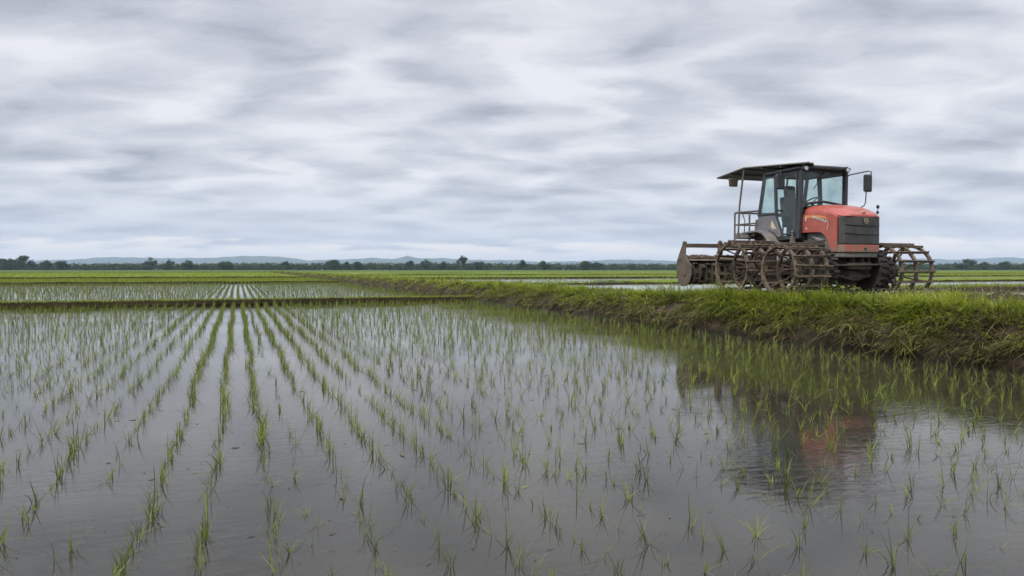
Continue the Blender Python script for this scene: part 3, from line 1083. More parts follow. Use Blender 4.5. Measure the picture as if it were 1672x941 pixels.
setp(link('sparkle_specks', arr_mesh('sparkle_specks', Vf, np.arange(len(Vf)).reshape(-1, 4), M['white'])), 'tiny white specks standing in for sparkles of light in the bund grass', 'sparkle_specks', kind='stuff')


# ------------------------------------------------------------------ trees
def leaf_cloud(centers, radii, n_each, size, tone0=0.5):
    """leaf clumps spread through a set of lobes"""
    c = np.repeat(np.array(centers), n_each, axis=0)
    r = np.repeat(np.array(radii), n_each, axis=0)
    n = len(c)
    d = rng.normal(0, 1, (n, 3))
    d /= np.linalg.norm(d, axis=1)[:, None]
    rad = rng.random(n) ** 0.38
    p = c + d * r * rad[:, None] * (1 + 0.12 * rng.normal(0, 1, n))[:, None]
    nrm = d * 0.7 + rng.normal(0, 0.6, (n, 3))
    nrm /= np.linalg.norm(nrm, axis=1)[:, None]
    u = np.cross(nrm, rng.normal(0, 1, (n, 3)))
    u /= np.linalg.norm(u, axis=1)[:, None]
    w = np.cross(nrm, u)
    s = (size * (0.5 + rng.random(n)))[:, None]
    V = np.stack([p - u * s, p - w * s * 0.6, p + u * s, p + w * s * 0.6], 1).reshape(-1, 3)
    lobe_t = np.repeat(rng.normal(tone0, 0.13, len(centers)), n_each)
    t = np.clip(lobe_t + rng.normal(0, 0.12, n), 0, 1)
    C = np.repeat(np.stack([t, np.zeros(n)], 1), 4, axis=0)
    return V, np.arange(n * 4).reshape(-1, 4), C


def tree(px, ytop, wpx, zc, label, tone_=0.45, gap=0.25, trunk_show=0.18):
    """px, ytop and wpx in picture units at distance zc give the tree's real place, height and spread"""
    x, y = to_world(px, zc)
    h = (440.5 - ytop) / FPX * zc + 1.0
    w = wpx / FPX * zc
    root = bpy.data.objects.new('tree', None)
    col.objects.link(root)
    root.location = (x, y, 0)
    setp(root, label, 'tree', 'trees standing out of the far tree line')
    tone = tone_ - 0.08
    h *= 1.06
    cen, rad = [], []
    nl = 9
    for j in range(nl):
        a = random.uniform(0, 6.28)
        rr = w * 0.32 * math.sqrt(random.random())
        zz = h * (trunk_show + 0.14 + (0.86 - trunk_show - 0.2) * random.random())
        sq = 1.0 - 0.55 * abs((zz / h) - 0.55) * 2
        cen.append((math.cos(a) * rr * (0.5 + sq), math.sin(a) * rr * (0.5 + sq), zz))
        q_ = w * random.uniform(0.17, 0.27)
        rad.append((q_, q_, q_ * random.uniform(0.6, 0.85)))
    cen.append((0, 0, h * 0.82))
    rad.append((w * 0.22, w * 0.22, h * 0.17))
    V, Q, C = leaf_cloud(cen, rad, 130, w * 0.045, tone)
    V[:, 2] *= h / max(V[:, 2].max(), 0.1)
    link('crown', arr_mesh('crown', V, Q, M['tree_leaf'], C), root)
    mb = MB()
    lean = random.uniform(-0.03, 0.03) * h
    mb.tube([(0, 0, -0.3), (lean * 0.4, 0, h * 0.25), (lean, 0, h * 0.6)], [0.034 * h, 0.024 * h, 0.01 * h], 7)
    for j in range(4):
        c = cen[j]
        mb.tube([(lean * 0.5, 0, h * (0.25 + 0.06 * j)), (c[0] * 0.6, c[1] * 0.6, c[2] * 0.85), c], [0.014 * h, 0.009 * h, 0.004 * h], 5)
    mb.build('trunk', M['bark'], root, smooth_=True)


TREES = [
    (15, 423, 32, 600, 'broad bushy tree at the left end of the far tree line', 0.4),
    (41, 418.5, 27, 585, 'tall dark round tree near the left end of the far tree line', 0.3),
    (76, 425, 18, 590, 'small round tree right of the tall dark tree at the far left', 0.42),
    (100, 425.5, 24, 600, 'low spreading tree where the blue hills begin at left', 0.4),
    (246, 420.5, 19, 575, 'lone dark tree with visible trunk below the left hill crest', 0.32),
    (277, 424.5, 14, 600, 'small slim tree between two dark trees on the left tree line', 0.45),
    (307, 425, 19, 580, 'dark rounded tree at the edge of the left planted rows', 0.33),
    (371, 427.5, 26, 600, 'wide low tree in the tree line above the straight rows', 0.42),
    (468, 426.5, 15, 600, 'small peaked tree over the far end of the bund', 0.4),
    (545, 425, 27, 590, 'broad light green tree left of the hill with the mast', 0.55),
    (567, 427.5, 16, 600, 'small tree between the broad light green tree and the mast', 0.45),
    (583, 427.5, 16, 610, 'small dome shaped tree just left of the mast', 0.4),
    (671, 426.5, 18, 600, 'light green tree right below the mast on the hill', 0.52),
    (696, 424.5, 16, 580, 'dark upright tree between the mast and the tallest tree', 0.32),
    (724, 427.5, 18, 595, 'mid green tree just left of the tallest tree', 0.42),
    (755, 418.8, 20, 570, 'tallest tree of the middle tree line with open crown on a bare trunk', 0.34),
    (786, 427.5, 22, 600, 'round tree just right of the tallest tree', 0.42),
    (853, 425, 17, 580, 'upright tree standing alone between tallest tree and tractor', 0.42),
    (886, 427, 22, 590, 'dome shaped tree midway between tallest tree and tractor', 0.42),
    (955, 426.5, 26, 585, 'wide dark green tree in the line left of the tractor', 0.45),
    (974, 428.5, 16, 600, 'small tree leaning against the wide dark green tree', 0.35),
    (1578, 423.5, 27, 560, 'big dark round tree right of the tractor wheels', 0.3),
    (1608, 428.5, 20, 600, 'low tree beside the big dark round tree at right', 0.4),
    (1641, 427.5, 22, 590, 'domed tree near the right edge of the picture', 0.42),
]
for t in TREES:
    tree(*t, trunk_show=0.3 if t[0] in (246, 755) else 0.1)

cen, rad = [], []
px = -160
while px < 1840:
    for layer in range(3):
        zc = 615 + layer * 14 + random.uniform(-5, 5)
        x, y = to_world(px + random.uniform(-6, 6), zc)
        base_h = 6.0 + 1.0 * mnoise.noise(Vector((px * 0.012, layer * 3.1, 0))) + random.uniform(-0.6, 0.8)
        if px > 840:
            base_h -= 0.5
        w = random.uniform(2.6, 5.0)
        cen.append((x, y, base_h * 0.62))
        rad.append((w, w, base_h * 0.42))
        cen.append((x + random.uniform(-3, 3), y, base_h * 0.3))
        rad.append((w * 1.1, w, base_h * 0.36))
    px += 4.5
V, Q, C = leaf_cloud(cen, rad, 46, 0.62, 0.56)
setp(link('woods', arr_mesh('woods', V, Q, M['tree_leaf'], C)), 'continuous low far-off woodland along the horizon', 'woods', kind='stuff')

# ------------------------------------------------------------------ hills and mast
prof = [(-400, 428), (0, 428), (60, 426), (110, 424.5), (185, 420), (240, 421.5), (300, 422), (340, 421.5), (400, 418.5), (435, 418.5), (470, 421),
        (505, 425.5), (560, 424), (610, 421.5), (640, 423.5), (664, 418.5), (690, 423), (720, 421.5), (760, 424.5), (800, 425), (845, 425.5),
        (880, 428), (940, 427), (1020, 424), (1080, 426), (1200, 427), (1400, 426), (1500, 423), (1530, 423.5), (1560, 424.5), (1600, 423),
        (1640, 420), (1672, 422.5), (1800, 424), (2100, 428)]
pp = np.array(prof)
cols = np.arange(-400, 2100, 3.0)
D = 6200.0
base = np.interp(cols, pp[:, 0], pp[:, 1])
Vh = []
for jx, c in enumerate(cols):
    hpx = 440 - base[jx] + 0.35 * math.sin(c * 0.21) + 0.3 * math.sin(c * 0.083 + 1)
    hm = hpx / FPX * D
    for (dd, f) in ((-900, 0.0), (-500, 0.32), (-200, 0.72), (0, 1.0), (350, 0.75), (900, 0.0)):
        x, y = to_world(c, D + dd)
        jit = 6 * mnoise.noise(Vector((c * 0.05, dd * 0.01, 1))) if 0 < f < 1 else 0
        Vh.append((x, y, hm * f + jit))
k = 6
nC_ = len(cols)
i = np.arange(nC_ - 1)[:, None] * k + np.arange(k - 1)[None]
q = np.stack([i, i + k, i + k + 1, i + 1], -1).reshape(-1, 4)
setp(link('hills', arr_mesh('hills', np.array(Vh), q, M['hill'], smooth_=True)), kind='structure')

root = bpy.data.objects.new('radio_mast', None)
col.objects.link(root)
x, y = to_world(664.5, D)
root.location = (x, y, 108)
setp(root, 'thin radio mast on top of the blue hill in the distance', 'mast')
mb = MB()
for a in range(3):
    mb.tube([(3 * math.cos(a * 2.09), 3 * math.sin(a * 2.09), -6), (0.4 * math.cos(a * 2.09), 0.4 * math.sin(a * 2.09), 26)], [0.8, 0.6], 6)
for z in range(0, 26, 4):
    mb.ring((0, 0, z), 2, 2.6 - z * 0.08, 2.2 - z * 0.08, 0.4, 12)
mb.build('lattice', M['frame'], root)
mb = MB()
mb.tube([(0, 0, 24), (0, 0, 38)], [0.6, 0.35], 6)
mb.build('antenna', M['frame'], root)

# ------------------------------------------------------------------ haze
hz = MB()
hz.box((0, 3500, 74), (15000, 9400, 151))
m, nt, out = new_mat('haze_air')
pv = N(nt, 'ShaderNodeVolumePrincipled')
pv.inputs['Color'].default_value = (0.58, 0.73, 1.0, 1)
pv.inputs['Density'].default_value = 0.00013
pv.inputs['Anisotropy'].default_value = 0.0
L(nt, pv.outputs[0], out.inputs['Volume'])
HAZE = True
if HAZE:
    setp(hz.build('haze', m), 'pale air haze that turns the far hills blue', 'haze', kind='stuff')

# ------------------------------------------------------------------ the tractor
# world frame while modelling: it faces -Y, its right flank (towards the camera) is -X; XC is its centre line
XC = 11.43
ROOT = (XC, 12.2, 0.78)
tr = bpy.data.objects.new('tractor', None)
col.objects.link(tr)
tr.location = ROOT
tr.rotation_euler = (0, 0, R(-90))
setp(tr, 'muddy red tractor with dark glazed cab and iron cage wheels parked on the grassy bund', 'tractor')
TINV = (Matrix.Translation(Vector(ROOT)) @ Matrix.Rotation(R(-90), 4, 'Z')).inverted()


def part(mb, name, mat, parent=None, **kw):
    return mb.build(name, M[mat], parent or tr, mtx=TINV, **kw)


def mir(poly):
    return [(2 * XC - x, y) for x, y in reversed(poly)]


# -- hood: side panels with wheel arch, crowned bonnet, nose
side = [(12.06, 2.42), (12.10, 2.30), (12.12, 2.04), (11.68, 2.035), (11.56, 2.015), (11.47, 1.95), (11.41, 1.85), (11.37, 1.75), (11.33, 1.63),
        (11.17, 1.63), (11.17, 2.335), (11.3, 2.39), (11.7, 2.43)]
hood_l = [(0.0, 2.67, 12.08), ]


def hood_section(Y, zc0, zs, ze, hw):
    """half crown section: from right edge over the crown to the left edge"""
    pts = []
    prof_ = [(-1.0, ze), (-0.995, ze + (zs - ze) * 0.55), (-0.93, zs - 0.01), (-0.80, zs + (zc0 - zs) * 0.55), (-0.5, zs + (zc0 - zs) * 0.88), (0, zc0)]
    full = prof_ + [(-a, z) for a, z in reversed(prof_[:-1])]
    for a, z in full:
        pts.append((XC + a * hw, Y, z))
    return pts


secs = [hood_section(12.10, 2.585, 2.52, 2.41, 0.545), hood_section(12.02, 2.61, 2.545, 2.41, 0.55), hood_section(11.75, 2.615, 2.54, 2.405, 0.55),
        hood_section(11.5, 2.585, 2.505, 2.39, 0.548), hood_section(11.3, 2.53, 2.44, 2.36, 0.535), hood_section(11.16, 2.455, 2.385, 2.335, 0.50),
        hood_section(11.06, 2.395, 2.35, 2.325, 0.43), hood_section(11.02, 2.35, 2.335, 2.32, 0.38)]
mb = MB()
mb.loft(secs)
for s_ in (secs[0], secs[-1]):
    vv = [mb.b.verts.new(p) for p in s_]
    mb.b.faces.new(vv)
bmesh.ops.remove_doubles(mb.b, verts=mb.b.verts, dist=0.0005)
bonnet = part(mb, 'bonnet', 'red', smooth_=True, sub=1)
for sg in (-1, 1):
    mb = MB()
    x0 = XC + sg * 0.55
    mb.prism(side, 0, x0, x0 - sg * 0.04)
    part(mb, 'side_panel', 'red', bevel=0.012)


def nose(h0, h1, off=0.0):
    pl_ = [(-0.55 - off, 11.32), (-0.545 - off, 11.24), (-0.51 - off, 11.15 - off), (-0.43 - off * 0.7, 11.075 - off), (-0.25, 11.03 - off), (0.0, 11.012 - off),
           (0.25, 11.03 - off), (0.43 + off * 0.7, 11.075 - off), (0.51 + off, 11.15 - off), (0.545 + off, 11.24), (0.55 + off, 11.32)]
    return [(XC + a, y) for a, y in pl_]


mb = MB()
mb.prism(nose(0, 0), 2, 1.625, 1.775)
part(mb, 'front_bumper', 'red', bevel=0.015)
mb = MB()
mb.prism(nose(0, 0, -0.02), 2, 1.775, 2.33)
part(mb, 'nose_shell', 'red', bevel=0.008)
gr = [p for p in nose(0, 0, 0.004)]
gr = [(XC - 0.512, 11.17)] + gr[2:9] + [(XC + 0.512, 11.17)]
mb = MB()
mb.prism(gr, 2, 1.782, 2.315)
grille = part(mb, 'grille', 'grille', bevel=0.03)
mb = MB()
for zz_ in (2.155, 1.985):
    pts = []
    for a in np.linspace(-0.44, 0.5, 13):
        y_ = np.interp(abs(a), [0, 0.25, 0.43, 0.51], [11.012, 11.03, 11.075, 11.15]) - 0.012
        pts.append((XC + a, y_, zz_ + 0.02 * abs(a) - 0.012 * math.cos(a * 4)))
    mb.tube(pts, 0.009, 6)
part(mb, 'grille_bar', 'black', grille)
mb = MB()
ec = (XC + 0.02, 10.992, 2.235)
mb.ring(ec, 1, 0.058, 0.047, 0.012, 24)
mb.ring((ec[0], ec[1], ec[2]), 1, 0.012, 0.002, 0.010, 10)
mb.bar((ec[0] - 0.036, ec[1], ec[2] + 0.02), (ec[0] - 0.016, ec[1], ec[2] - 0.03), 0.009)
mb.bar((ec[0] - 0.016, ec[1], ec[2] - 0.03), (ec[0], ec[1], ec[2] + 0.008), 0.009)
mb.bar((ec[0], ec[1], ec[2] + 0.008), (ec[0] + 0.016, ec[1], ec[2] - 0.03), 0.009)
mb.bar((ec[0] + 0.016, ec[1], ec[2] - 0.03), (ec[0] + 0.036, ec[1], ec[2] + 0.02), 0.009)
mb.bar((ec[0] - 0.03, ec[1], ec[2] + 0.026), (ec[0] + 0.03, ec[1], ec[2] + 0.026), 0.008)
part(mb, 'emblem', 'gold', grille)
mb = MB()
mb.prism([(XC - 0.03, 11.10), (XC + 0.05, 11.08), (XC + 0.045, 11.03), (XC + 0.005, 11.03)], 2, 2.39, 2.425)
part(mb, 'bonnet_badge', 'gold', bonnet, bevel=0.006)
mb = MB()
mb.box((XC + 0.02, 11.003, 1.70), (0.05, 0.02, 0.035))
mb.ball((XC + 0.02, 10.99, 1.70), 0.018)
part(mb, 'bumper_latch', 'frame', bevel=0.004)
mb = MB()
lipp = [(XC - 0.53, 11.36), (XC - 0.52, 11.2), (XC - 0.42, 11.10), (XC - 0.2, 11.06), (XC, 11.05), (XC + 0.2, 11.06), (XC + 0.42, 11.10), (XC + 0.52, 11.2), (XC + 0.53, 11.36)]
mb.prism(lipp, 2, 1.525, 1.622)
part(mb, 'bumper_lip', 'lip', bevel=0.02)

# decals on the right flank, a few millimetres proud
xd = XC - 0.556
mb = MB()
mb.prism([(12.0, 2.392), (11.62, 2.372), (11.42, 2.325), (11.43, 2.29), (11.62, 2.33), (11.84, 2.34), (11.98, 2.32), (12.02, 2.35)], 0, xd, xd + 0.01)
stripe = part(mb, 'decal_stripe', 'orange')
mb = MB()
xe = xd - 0.002
mb.box((xe, 11.985, 2.352), (0.004, 0.055, 0.018))
mb.box((xe, 11.985, 2.315), (0.004, 0.025, 0.07))
for j in range(7):                       # short slanted strokes along the swoosh
    y_ = 11.78 - j * 0.055
    z_ = 2.345 - 0.010 * j - 0.0012 * j * j
    mb.bar((xe, y_ + 0.012, z_ - 0.022), (xe, y_ - 0.012, z_ + 0.022), 0.004, 0.028)
for j in range(5):
    a = j / 4
    y_ = 11.40 - 0.05 * math.sin(a * 2.2) + 0.03 * a
    z_ = 2.265 - 0.17 * a
    mb.bar((xe, y_ + 0.015, z_ - 0.014), (xe, y_ - 0.01, z_ + 0.014), 0.004, 0.014)
mb.bar((xe, 11.99, 2.10), (xe, 11.965, 2.155), 0.004, 0.012)
mb.bar((xe, 11.94, 2.10), (xe, 11.965, 2.155), 0.004, 0.012)
mb.bar((xe, 11.985, 2.118), (xe, 11.945, 2.118), 0.004, 0.01)
part(mb, 'decal_lettering', 'white', stripe)
mb = MB()
for j in range(6):  # black printed marks between the white strokes
    y_ = 11.755 - j * 0.055
    z_ = 2.33 - 0.010 * j - 0.0012 * j * j
    mb.box((xe + 0.001, y_, z_), (0.004, 0.014, 0.03))
for j in range(4):
    a = (j + 0.5) / 4
    mb.box((xe + 0.001, 11.385 - 0.05 * math.sin(a * 2.2) + 0.03 * a, 2.265 - 0.17 * a), (0.004, 0.014, 0.018))
part(mb, 'decal_black_marks', 'ink', stripe)

# -- engine and chassis
mb = MB()
mb.box((XC, 11.72, 1.9), (0.86, 0.72, 0.42))
mb.box((XC - 0.36, 11.6, 1.82), (0.2, 0.34, 0.3))
mb.tube([(XC - 0.4, 11.95, 1.98), (XC - 0.44, 11.75, 1.9), (XC - 0.42, 11.5, 1.8)], 0.06, 8)
mb.jitter(0.02, 5)
part(mb, 'engine', 'grey', bevel=0.03)
mb = MB()
mb.box((XC, 12.45, 1.5), (0.5, 2.0, 0.36))
mb.box((XC, 12.95, 1.45), (0.8, 0.6, 0.5))
mb.box((XC, 12.2, 1.26), (0.62, 1.7, 0.36))  # lower box added as dark fill for the shade under the tractor
mb.box((XC - 0.32, 12.35, 1.62), (0.22, 0.7, 0.28))
mb.box((XC + 0.32, 12.35, 1.62), (0.22, 0.7, 0.28))
mb.box((XC, 12.3, 1.84), (1.0, 1.5, 0.12))
mb.tube([(XC - 1.15, 12.95, 1.33), (XC + 1.15, 12.95, 1.33)], 0.09, 10)
mb.jitter(0.035, 4)
part(mb, 'chassis', 'mudcake', bevel=0.02)
mb = MB()
mb.box((XC, 11.42, 1.27), (1.5, 0.18, 0.17))
mb.box((XC, 11.33, 1.36), (0.6, 0.46, 0.14))
mb.box((XC - 0.3, 11.22, 1.36), (0.42, 0.26, 0.03))
mb.box((XC + 0.05, 11.12, 1.37), (0.92, 0.14, 0.035))
for a in (-0.12, 0.12, 0.28):
    mb.box((XC + a, 11.2, 1.45), (0.05, 0.1, 0.17))
mb.ball((XC - 0.62, 11.4, 1.27), 0.16, (1.1, 1, 1), 2, 0.015)
mb.ball((XC + 0.62, 11.4, 1.27), 0.16, (1.1, 1, 1), 2, 0.015)
mb.ball((XC, 11.4, 1.16), 0.2, (1.6, 1, 0.8), 2, 0.02)
for a in (-0.78, 0.78):
    mb.tube([(XC + a * 0.9, 11.4, 1.27), (XC + a * 1.1, 11.4, 1.27)], 0.11, 10)
mb.tube([(XC - 0.5, 11.28, 1.2), (XC - 0.1, 11.22, 1.1), (XC + 0.4, 11.26, 1.17)], 0.035, 7)
mb.tube([(XC - 0.45, 11.35, 1.62), (XC - 0.5, 11.32, 1.45), (XC - 0.4, 11.3, 1.3)], 0.06, 8)
mb.jitter(0.03, 5)
part(mb, 'front_axle', 'mudcake', bevel=0.012)

# -- cab
mb = MB()
mb.box((XC, 12.68, 1.955), (1.18, 1.14, 0.1))
mb.box((XC - 0.585, 12.38, 1.955), (0.05, 0.56, 0.085))
part(mb, 'cab_floor', 'frame', bevel=0.015)
mb = MB()
for sg in (-1, 1):
    xs0 = XC + sg * 0.6
    mb.bar((xs0, 12.13, 1.93), (xs0 - sg * 0.02, 12.09, 3.36), 0.085, 0.075, up=(1, 0, 0))
    mb.bar((xs0 + sg * 0.004, 12.80, 2.44), (xs0 - sg * 0.016, 12.87, 3.35), 0.06, 0.06, up=(1, 0, 0))
    mb.bar((xs0, 13.36, 2.46), (xs0 - sg * 0.02, 13.2, 3.36), 0.065, 0.065, up=(1, 0, 0))
    mb.bar((xs0 - sg * 0.001, 13.36, 2.49), (xs0 - sg * 0.001, 12.82, 2.49), 0.055, 0.05)
    mb.bar((xs0 - sg * 0.02, 13.2, 3.325), (xs0 - sg * 0.02, 12.09, 3.33), 0.06, 0.06)
mb.bar((XC - 0.6, 12.11, 3.322), (XC + 0.6, 12.11, 3.322), 0.05, 0.06)
mb.bar((XC - 0.6, 13.2, 3.322), (XC + 0.6, 13.2, 3.322), 0.05, 0.06)
mb.bar((XC - 0.6, 13.36, 2.49), (XC + 0.6, 13.36, 2.49), 0.05, 0.05)
cabf = part(mb, 'cab_frame', 'frame', bevel=0.012)
mb = MB()
mb.box((XC, 12.16, 2.29), (1.14, 0.05, 0.58))
mb.box((XC, 12.13, 2.585), (0.9, 0.12, 0.05))
mb.tube([(XC - 0.56, 12.1, 2.1), (XC - 0.57, 12.1, 2.5), (XC - 0.5, 12.09, 2.64), (XC, 12.09, 2.70), (XC + 0.5, 12.09, 2.64), (XC + 0.57, 12.1, 2.5), (XC + 0.57, 12.1, 2.1)], 0.028, 8)
part(mb, 'firewall', 'black', bevel=0.01)
rear_poly = [(13.43, 2.12), (13.39, 2.46), (12.83, 2.46), (12.64, 2.0), (12.73, 1.97), (12.85, 2.05), (12.97, 2.12), (13.12, 2.155)]
for sg in (-1, 1):
    mb = MB()
    xs0 = XC + sg * 0.615
    mb.prism(rear_poly, 0, xs0, xs0 - sg * 0.05)
    pn = part(mb, 'quarter_panel', 'panel', bevel=0.012)
    if sg < 0:
        mb = MB()
        mb.prism([(12.93, 2.35), (12.79, 2.16), (12.91, 2.16), (12.96, 2.22)], 0, xs0 - 0.003, xs0 + 0.004)
        part(mb, 'sticker', 'sticker', pn)
    # doors: frame, pane, handle
    mb = MB()
    xo = XC + sg * 0.612
    ring_pts = [(xo, 12.18, 3.29), (xo, 12.19, 2.03), (xo, 12.60, 2.03), (xo, 12.78, 2.42), (xo, 12.83, 3.29), (xo, 12.18, 3.29)]
    for a, b_ in zip(ring_pts, ring_pts[1:]):
        mb.bar(a, b_, 0.038, 0.032, up=(1, 0, 0))
    door = part(mb, 'door', 'frame', bevel=0.006)
    mb = MB()
    mb.prism([(12.19, 3.28), (12.2, 2.04), (12.59, 2.04), (12.77, 2.42), (12.82, 3.28)], 0, xo - 0.004, xo + 0.004)
    part(mb, 'door_pane', 'glass', door)
    mb = MB()
    mb.bar((xo + sg * 0.04, 12.73, 2.55), (xo + sg * 0.04, 12.60, 2.53), 0.06, 0.04)
    mb.bar((xo + sg * 0.01, 12.70, 2.55), (xo + sg * 0.04, 12.70, 2.55), 0.03, 0.03)
    mb.bar((xo - sg * 0.03, 12.45, 2.52), (xo - sg * 0.03, 12.28, 2.56), 0.03, 0.03)
    part(mb, 'door_handle', 'black', door, bevel=0.008)
    mb = MB()
    mb.prism([(13.17, 3.29), (12.89, 3.29), (12.83, 2.52), (13.33, 2.52)], 0, xo - 0.006, xo + 0.002)
    part(mb, 'side_window', 'glass')
mb = MB()
mb.prism([(XC - 0.56, 2.60), (XC + 0.56, 2.60), (XC + 0.55, 3.30), (XC - 0.55, 3.30)], 1, 12.105, 12.113)
mb.prism([(XC - 0.55, 2.08), (XC - 0.50, 2.08), (XC - 0.50, 2.60), (XC - 0.55, 2.60)], 1, 12.105, 12.113)
wind = part(mb, 'windscreen', 'glass')
mb = MB()
mb.tube([(XC + 0.0, 12.09, 3.31), (XC - 0.16, 12.085, 3.10), (XC - 0.26, 12.085, 2.96)], 0.008, 6)
mb.box((XC + 0.0, 12.085, 3.30), (0.06, 0.04, 0.06))
part(mb, 'wiper', 'black', wind)
mb = MB()
mb.prism([(XC - 0.55, 13.33), (XC + 0.55, 13.33), (XC + 0.55, 13.338), (XC - 0.55, 13.338)], 2, 2.52, 3.30)
for v_ in mb.b.verts:
    v_.co.y -= 0.13 * (v_.co.z - 2.52) / 0.78
part(mb, 'rear_window', 'glass')
# roof: shallow dome slab with rounded plan
mb = MB()
rings = []
for (z, ins, fy) in ((3.345, 0.02, 0.0), (3.36, 0.0, 0.0), (3.40, 0.0, 0.0), (3.425, 0.05, 0.02), (3.44, 0.2, 0.1)):
    r_ = []
    for (a, y) in ((-0.66, 12.1), (-0.6, 11.97), (-0.4, 11.93), (0.4, 11.93), (0.6, 11.97), (0.66, 12.1), (0.66, 13.1), (0.58, 13.26), (-0.58, 13.26), (-0.66, 13.1)):
        sx = (0.66 - ins) / 0.66
        yy = 12.6 + (y - 12.6) * (1 - ins * 0.8)
        r_.append((XC + a * sx, yy, z - 0.02 * (yy - 11.93)))
    rings.append(r_)
mb.loft(rings, close=True)
roof = part(mb, 'roof', 'black', bevel=0.006)
for a in (-0.64, 0.45):
    mb = MB()
    mb.tube([(XC + a, 11.99, 3.345), (XC + a, 11.90, 3.34), (XC + a, 11.885, 3.34)], [0.04, 0.055, 0.05], 14)
    mb.bar((XC + a, 11.95, 3.39), (XC + a, 11.95, 3.42), 0.05)
    lamp = part(mb, 'work_lamp', 'black', roof)
    mb = MB()
    mb.tube([(XC + a, 11.888, 3.34), (XC + a, 11.876, 3.34)], [0.047, 0.04], 14)
    part(mb, 'lamp_lens', 'lens', roof)
# interior
mb = MB()
mb.box((XC, 12.82, 2.28), (0.5, 0.48, 0.14))
mb.box((XC, 13.06, 2.6), (0.48, 0.13, 0.56), Matrix.Rotation(R(-8), 3, 'X'))
mb.box((XC, 13.1, 3.0), (0.28, 0.1, 0.26), Matrix.Rotation(R(-6), 3, 'X'))
mb.box((XC, 12.85, 2.1), (0.34, 0.34, 0.24))
part(mb, 'driver_seat', 'seat', bevel=0.04)
mb = MB()
mb.box((XC, 12.26, 2.45), (0.46, 0.14, 0.3))
mb.tube([(XC, 12.28, 2.5), (XC, 12.42, 2.68)], 0.035, 8)
part(mb, 'dashboard', 'seat', bevel=0.03)
mb = MB()
c0 = Vector((XC, 12.42, 2.69))
rm = Matrix.Rotation(R(-35), 3, 'X')
pts = [c0 + rm @ Vector((0.19 * math.cos(t), 0.19 * math.sin(t), 0)) for t in np.linspace(0, 2 * math.pi, 25)]
mb.tube(pts, 0.014, 6)
for t in (0.5, 2.6, 4.7):
    mb.bar(c0, c0 + rm @ Vector((0.18 * math.cos(t), 0.18 * math.sin(t), 0)), 0.02, 0.012)
part(mb, 'steering_wheel', 'black')
mb = MB()
mb.bar((XC - 0.3, 12.62, 2.1), (XC - 0.33, 12.52, 2.55), 0.02)
mb.bar((XC + 0.3, 12.7, 2.1), (XC + 0.32, 12.6, 2.6), 0.02)
mb.ball((XC - 0.33, 12.52, 2.56), 0.03)
mb.ball((XC + 0.32, 12.6, 2.61), 0.03)
part(mb, 'control_lever', 'black')

# fenders over the rear wheels
for sg in (-1, 1):
    mb = MB()
    outer = [(13.68, 2.115), (13.4, 2.14), (13.14, 2.145), (12.98, 2.10), (12.84, 2.0), (12.73, 1.84)]
    inner = [(12.77, 1.82), (12.88, 1.965), (13.0, 2.055), (13.15, 2.10), (13.4, 2.095), (13.68, 2.075)]
    xs0 = XC + sg * 0.5
    mb.prism(outer + inner, 0, xs0, xs0 + sg * 0.34)
    part(mb, 'fender', 'panel', bevel=0.01)
    mb = MB()
    mb.prism([(13.64, 2.09), (13.12, 2.1), (12.95, 2.02), (12.8, 1.86), (12.8, 1.6), (13.64, 1.6)], 0, xs0 - sg * 0.05, xs0)
    part(mb, 'inner_guard', 'mudcake')

# step bracket below the cab
mb = MB()
mb.prism([(12.2, 1.8), (12.33, 1.8), (12.295, 1.98), (12.245, 1.98)], 0, XC - 0.67, XC - 0.60)
mb.tube([(XC - 0.64, 12.27, 1.98), (XC - 0.64, 12.27, 2.06)], 0.022, 8)
mb.ball((XC - 0.64, 12.27, 2.07), 0.03)
part(mb, 'step_bracket', 'rail', bevel=0.006)

# rear platform with rails
mb = MB()
mb.box((XC, 13.9, 2.02), (1.26, 0.62, 0.05))
mb.box((XC - 0.615, 13.9, 2.06), (0.03, 0.56, 0.13))
mb.box((XC, 14.2, 2.06), (1.26, 0.03, 0.13))
part(mb, 'rear_platform', 'panel', bevel=0.008)
mb = MB()
xl, xr_ = XC - 0.625, XC + 0.6
for (x, y, z0) in ((xl, 14.18, 1.97), (xl, 13.66, 1.94), (xr_, 14.18, 1.97), (xr_, 13.6, 1.97)):
    mb.tube([(x, y, z0), (x, y, 2.60)], 0.021, 8)
mb.tube([(xl, 13.38, 2.585), (xl, 14.15, 2.60), (xl + 0.03, 14.18, 2.6), (xr_ - 0.03, 14.18, 2.6), (xr_, 14.15, 2.60), (xr_, 13.4, 2.585)], 0.021, 8)
mb.tube([(xl, 13.4, 2.32), (xl, 14.15, 2.32), (xl + 0.03, 14.18, 2.32), (xr_, 14.18, 2.32)], 0.018, 8)
part(mb, 'guard_rail', 'rail')
mb = MB()
for (x, y, h_) in ((XC - 0.45, 13.62, 0.36), (XC - 0.3, 13.75, 0.22)):
    mb.tube([(x, y, 2.05), (x, y, 2.05 + h_ * 0.75), (x, y, 2.05 + h_)], [0.05, 0.05, 0.025], 10)
mb.tube([(XC - 0.5, 14.0, 2.1), (XC - 0.56, 13.9, 2.4), (XC - 0.6, 13.97, 2.62)], 0.012, 6)
part(mb, 'hydraulic_unit', 'rail')

# canopy over the platform and roof
mb = MB()


def can_z(y):
    return float(np.interp(y, [11.82, 13.8, 14.76], [3.435, 3.585, 3.47]))


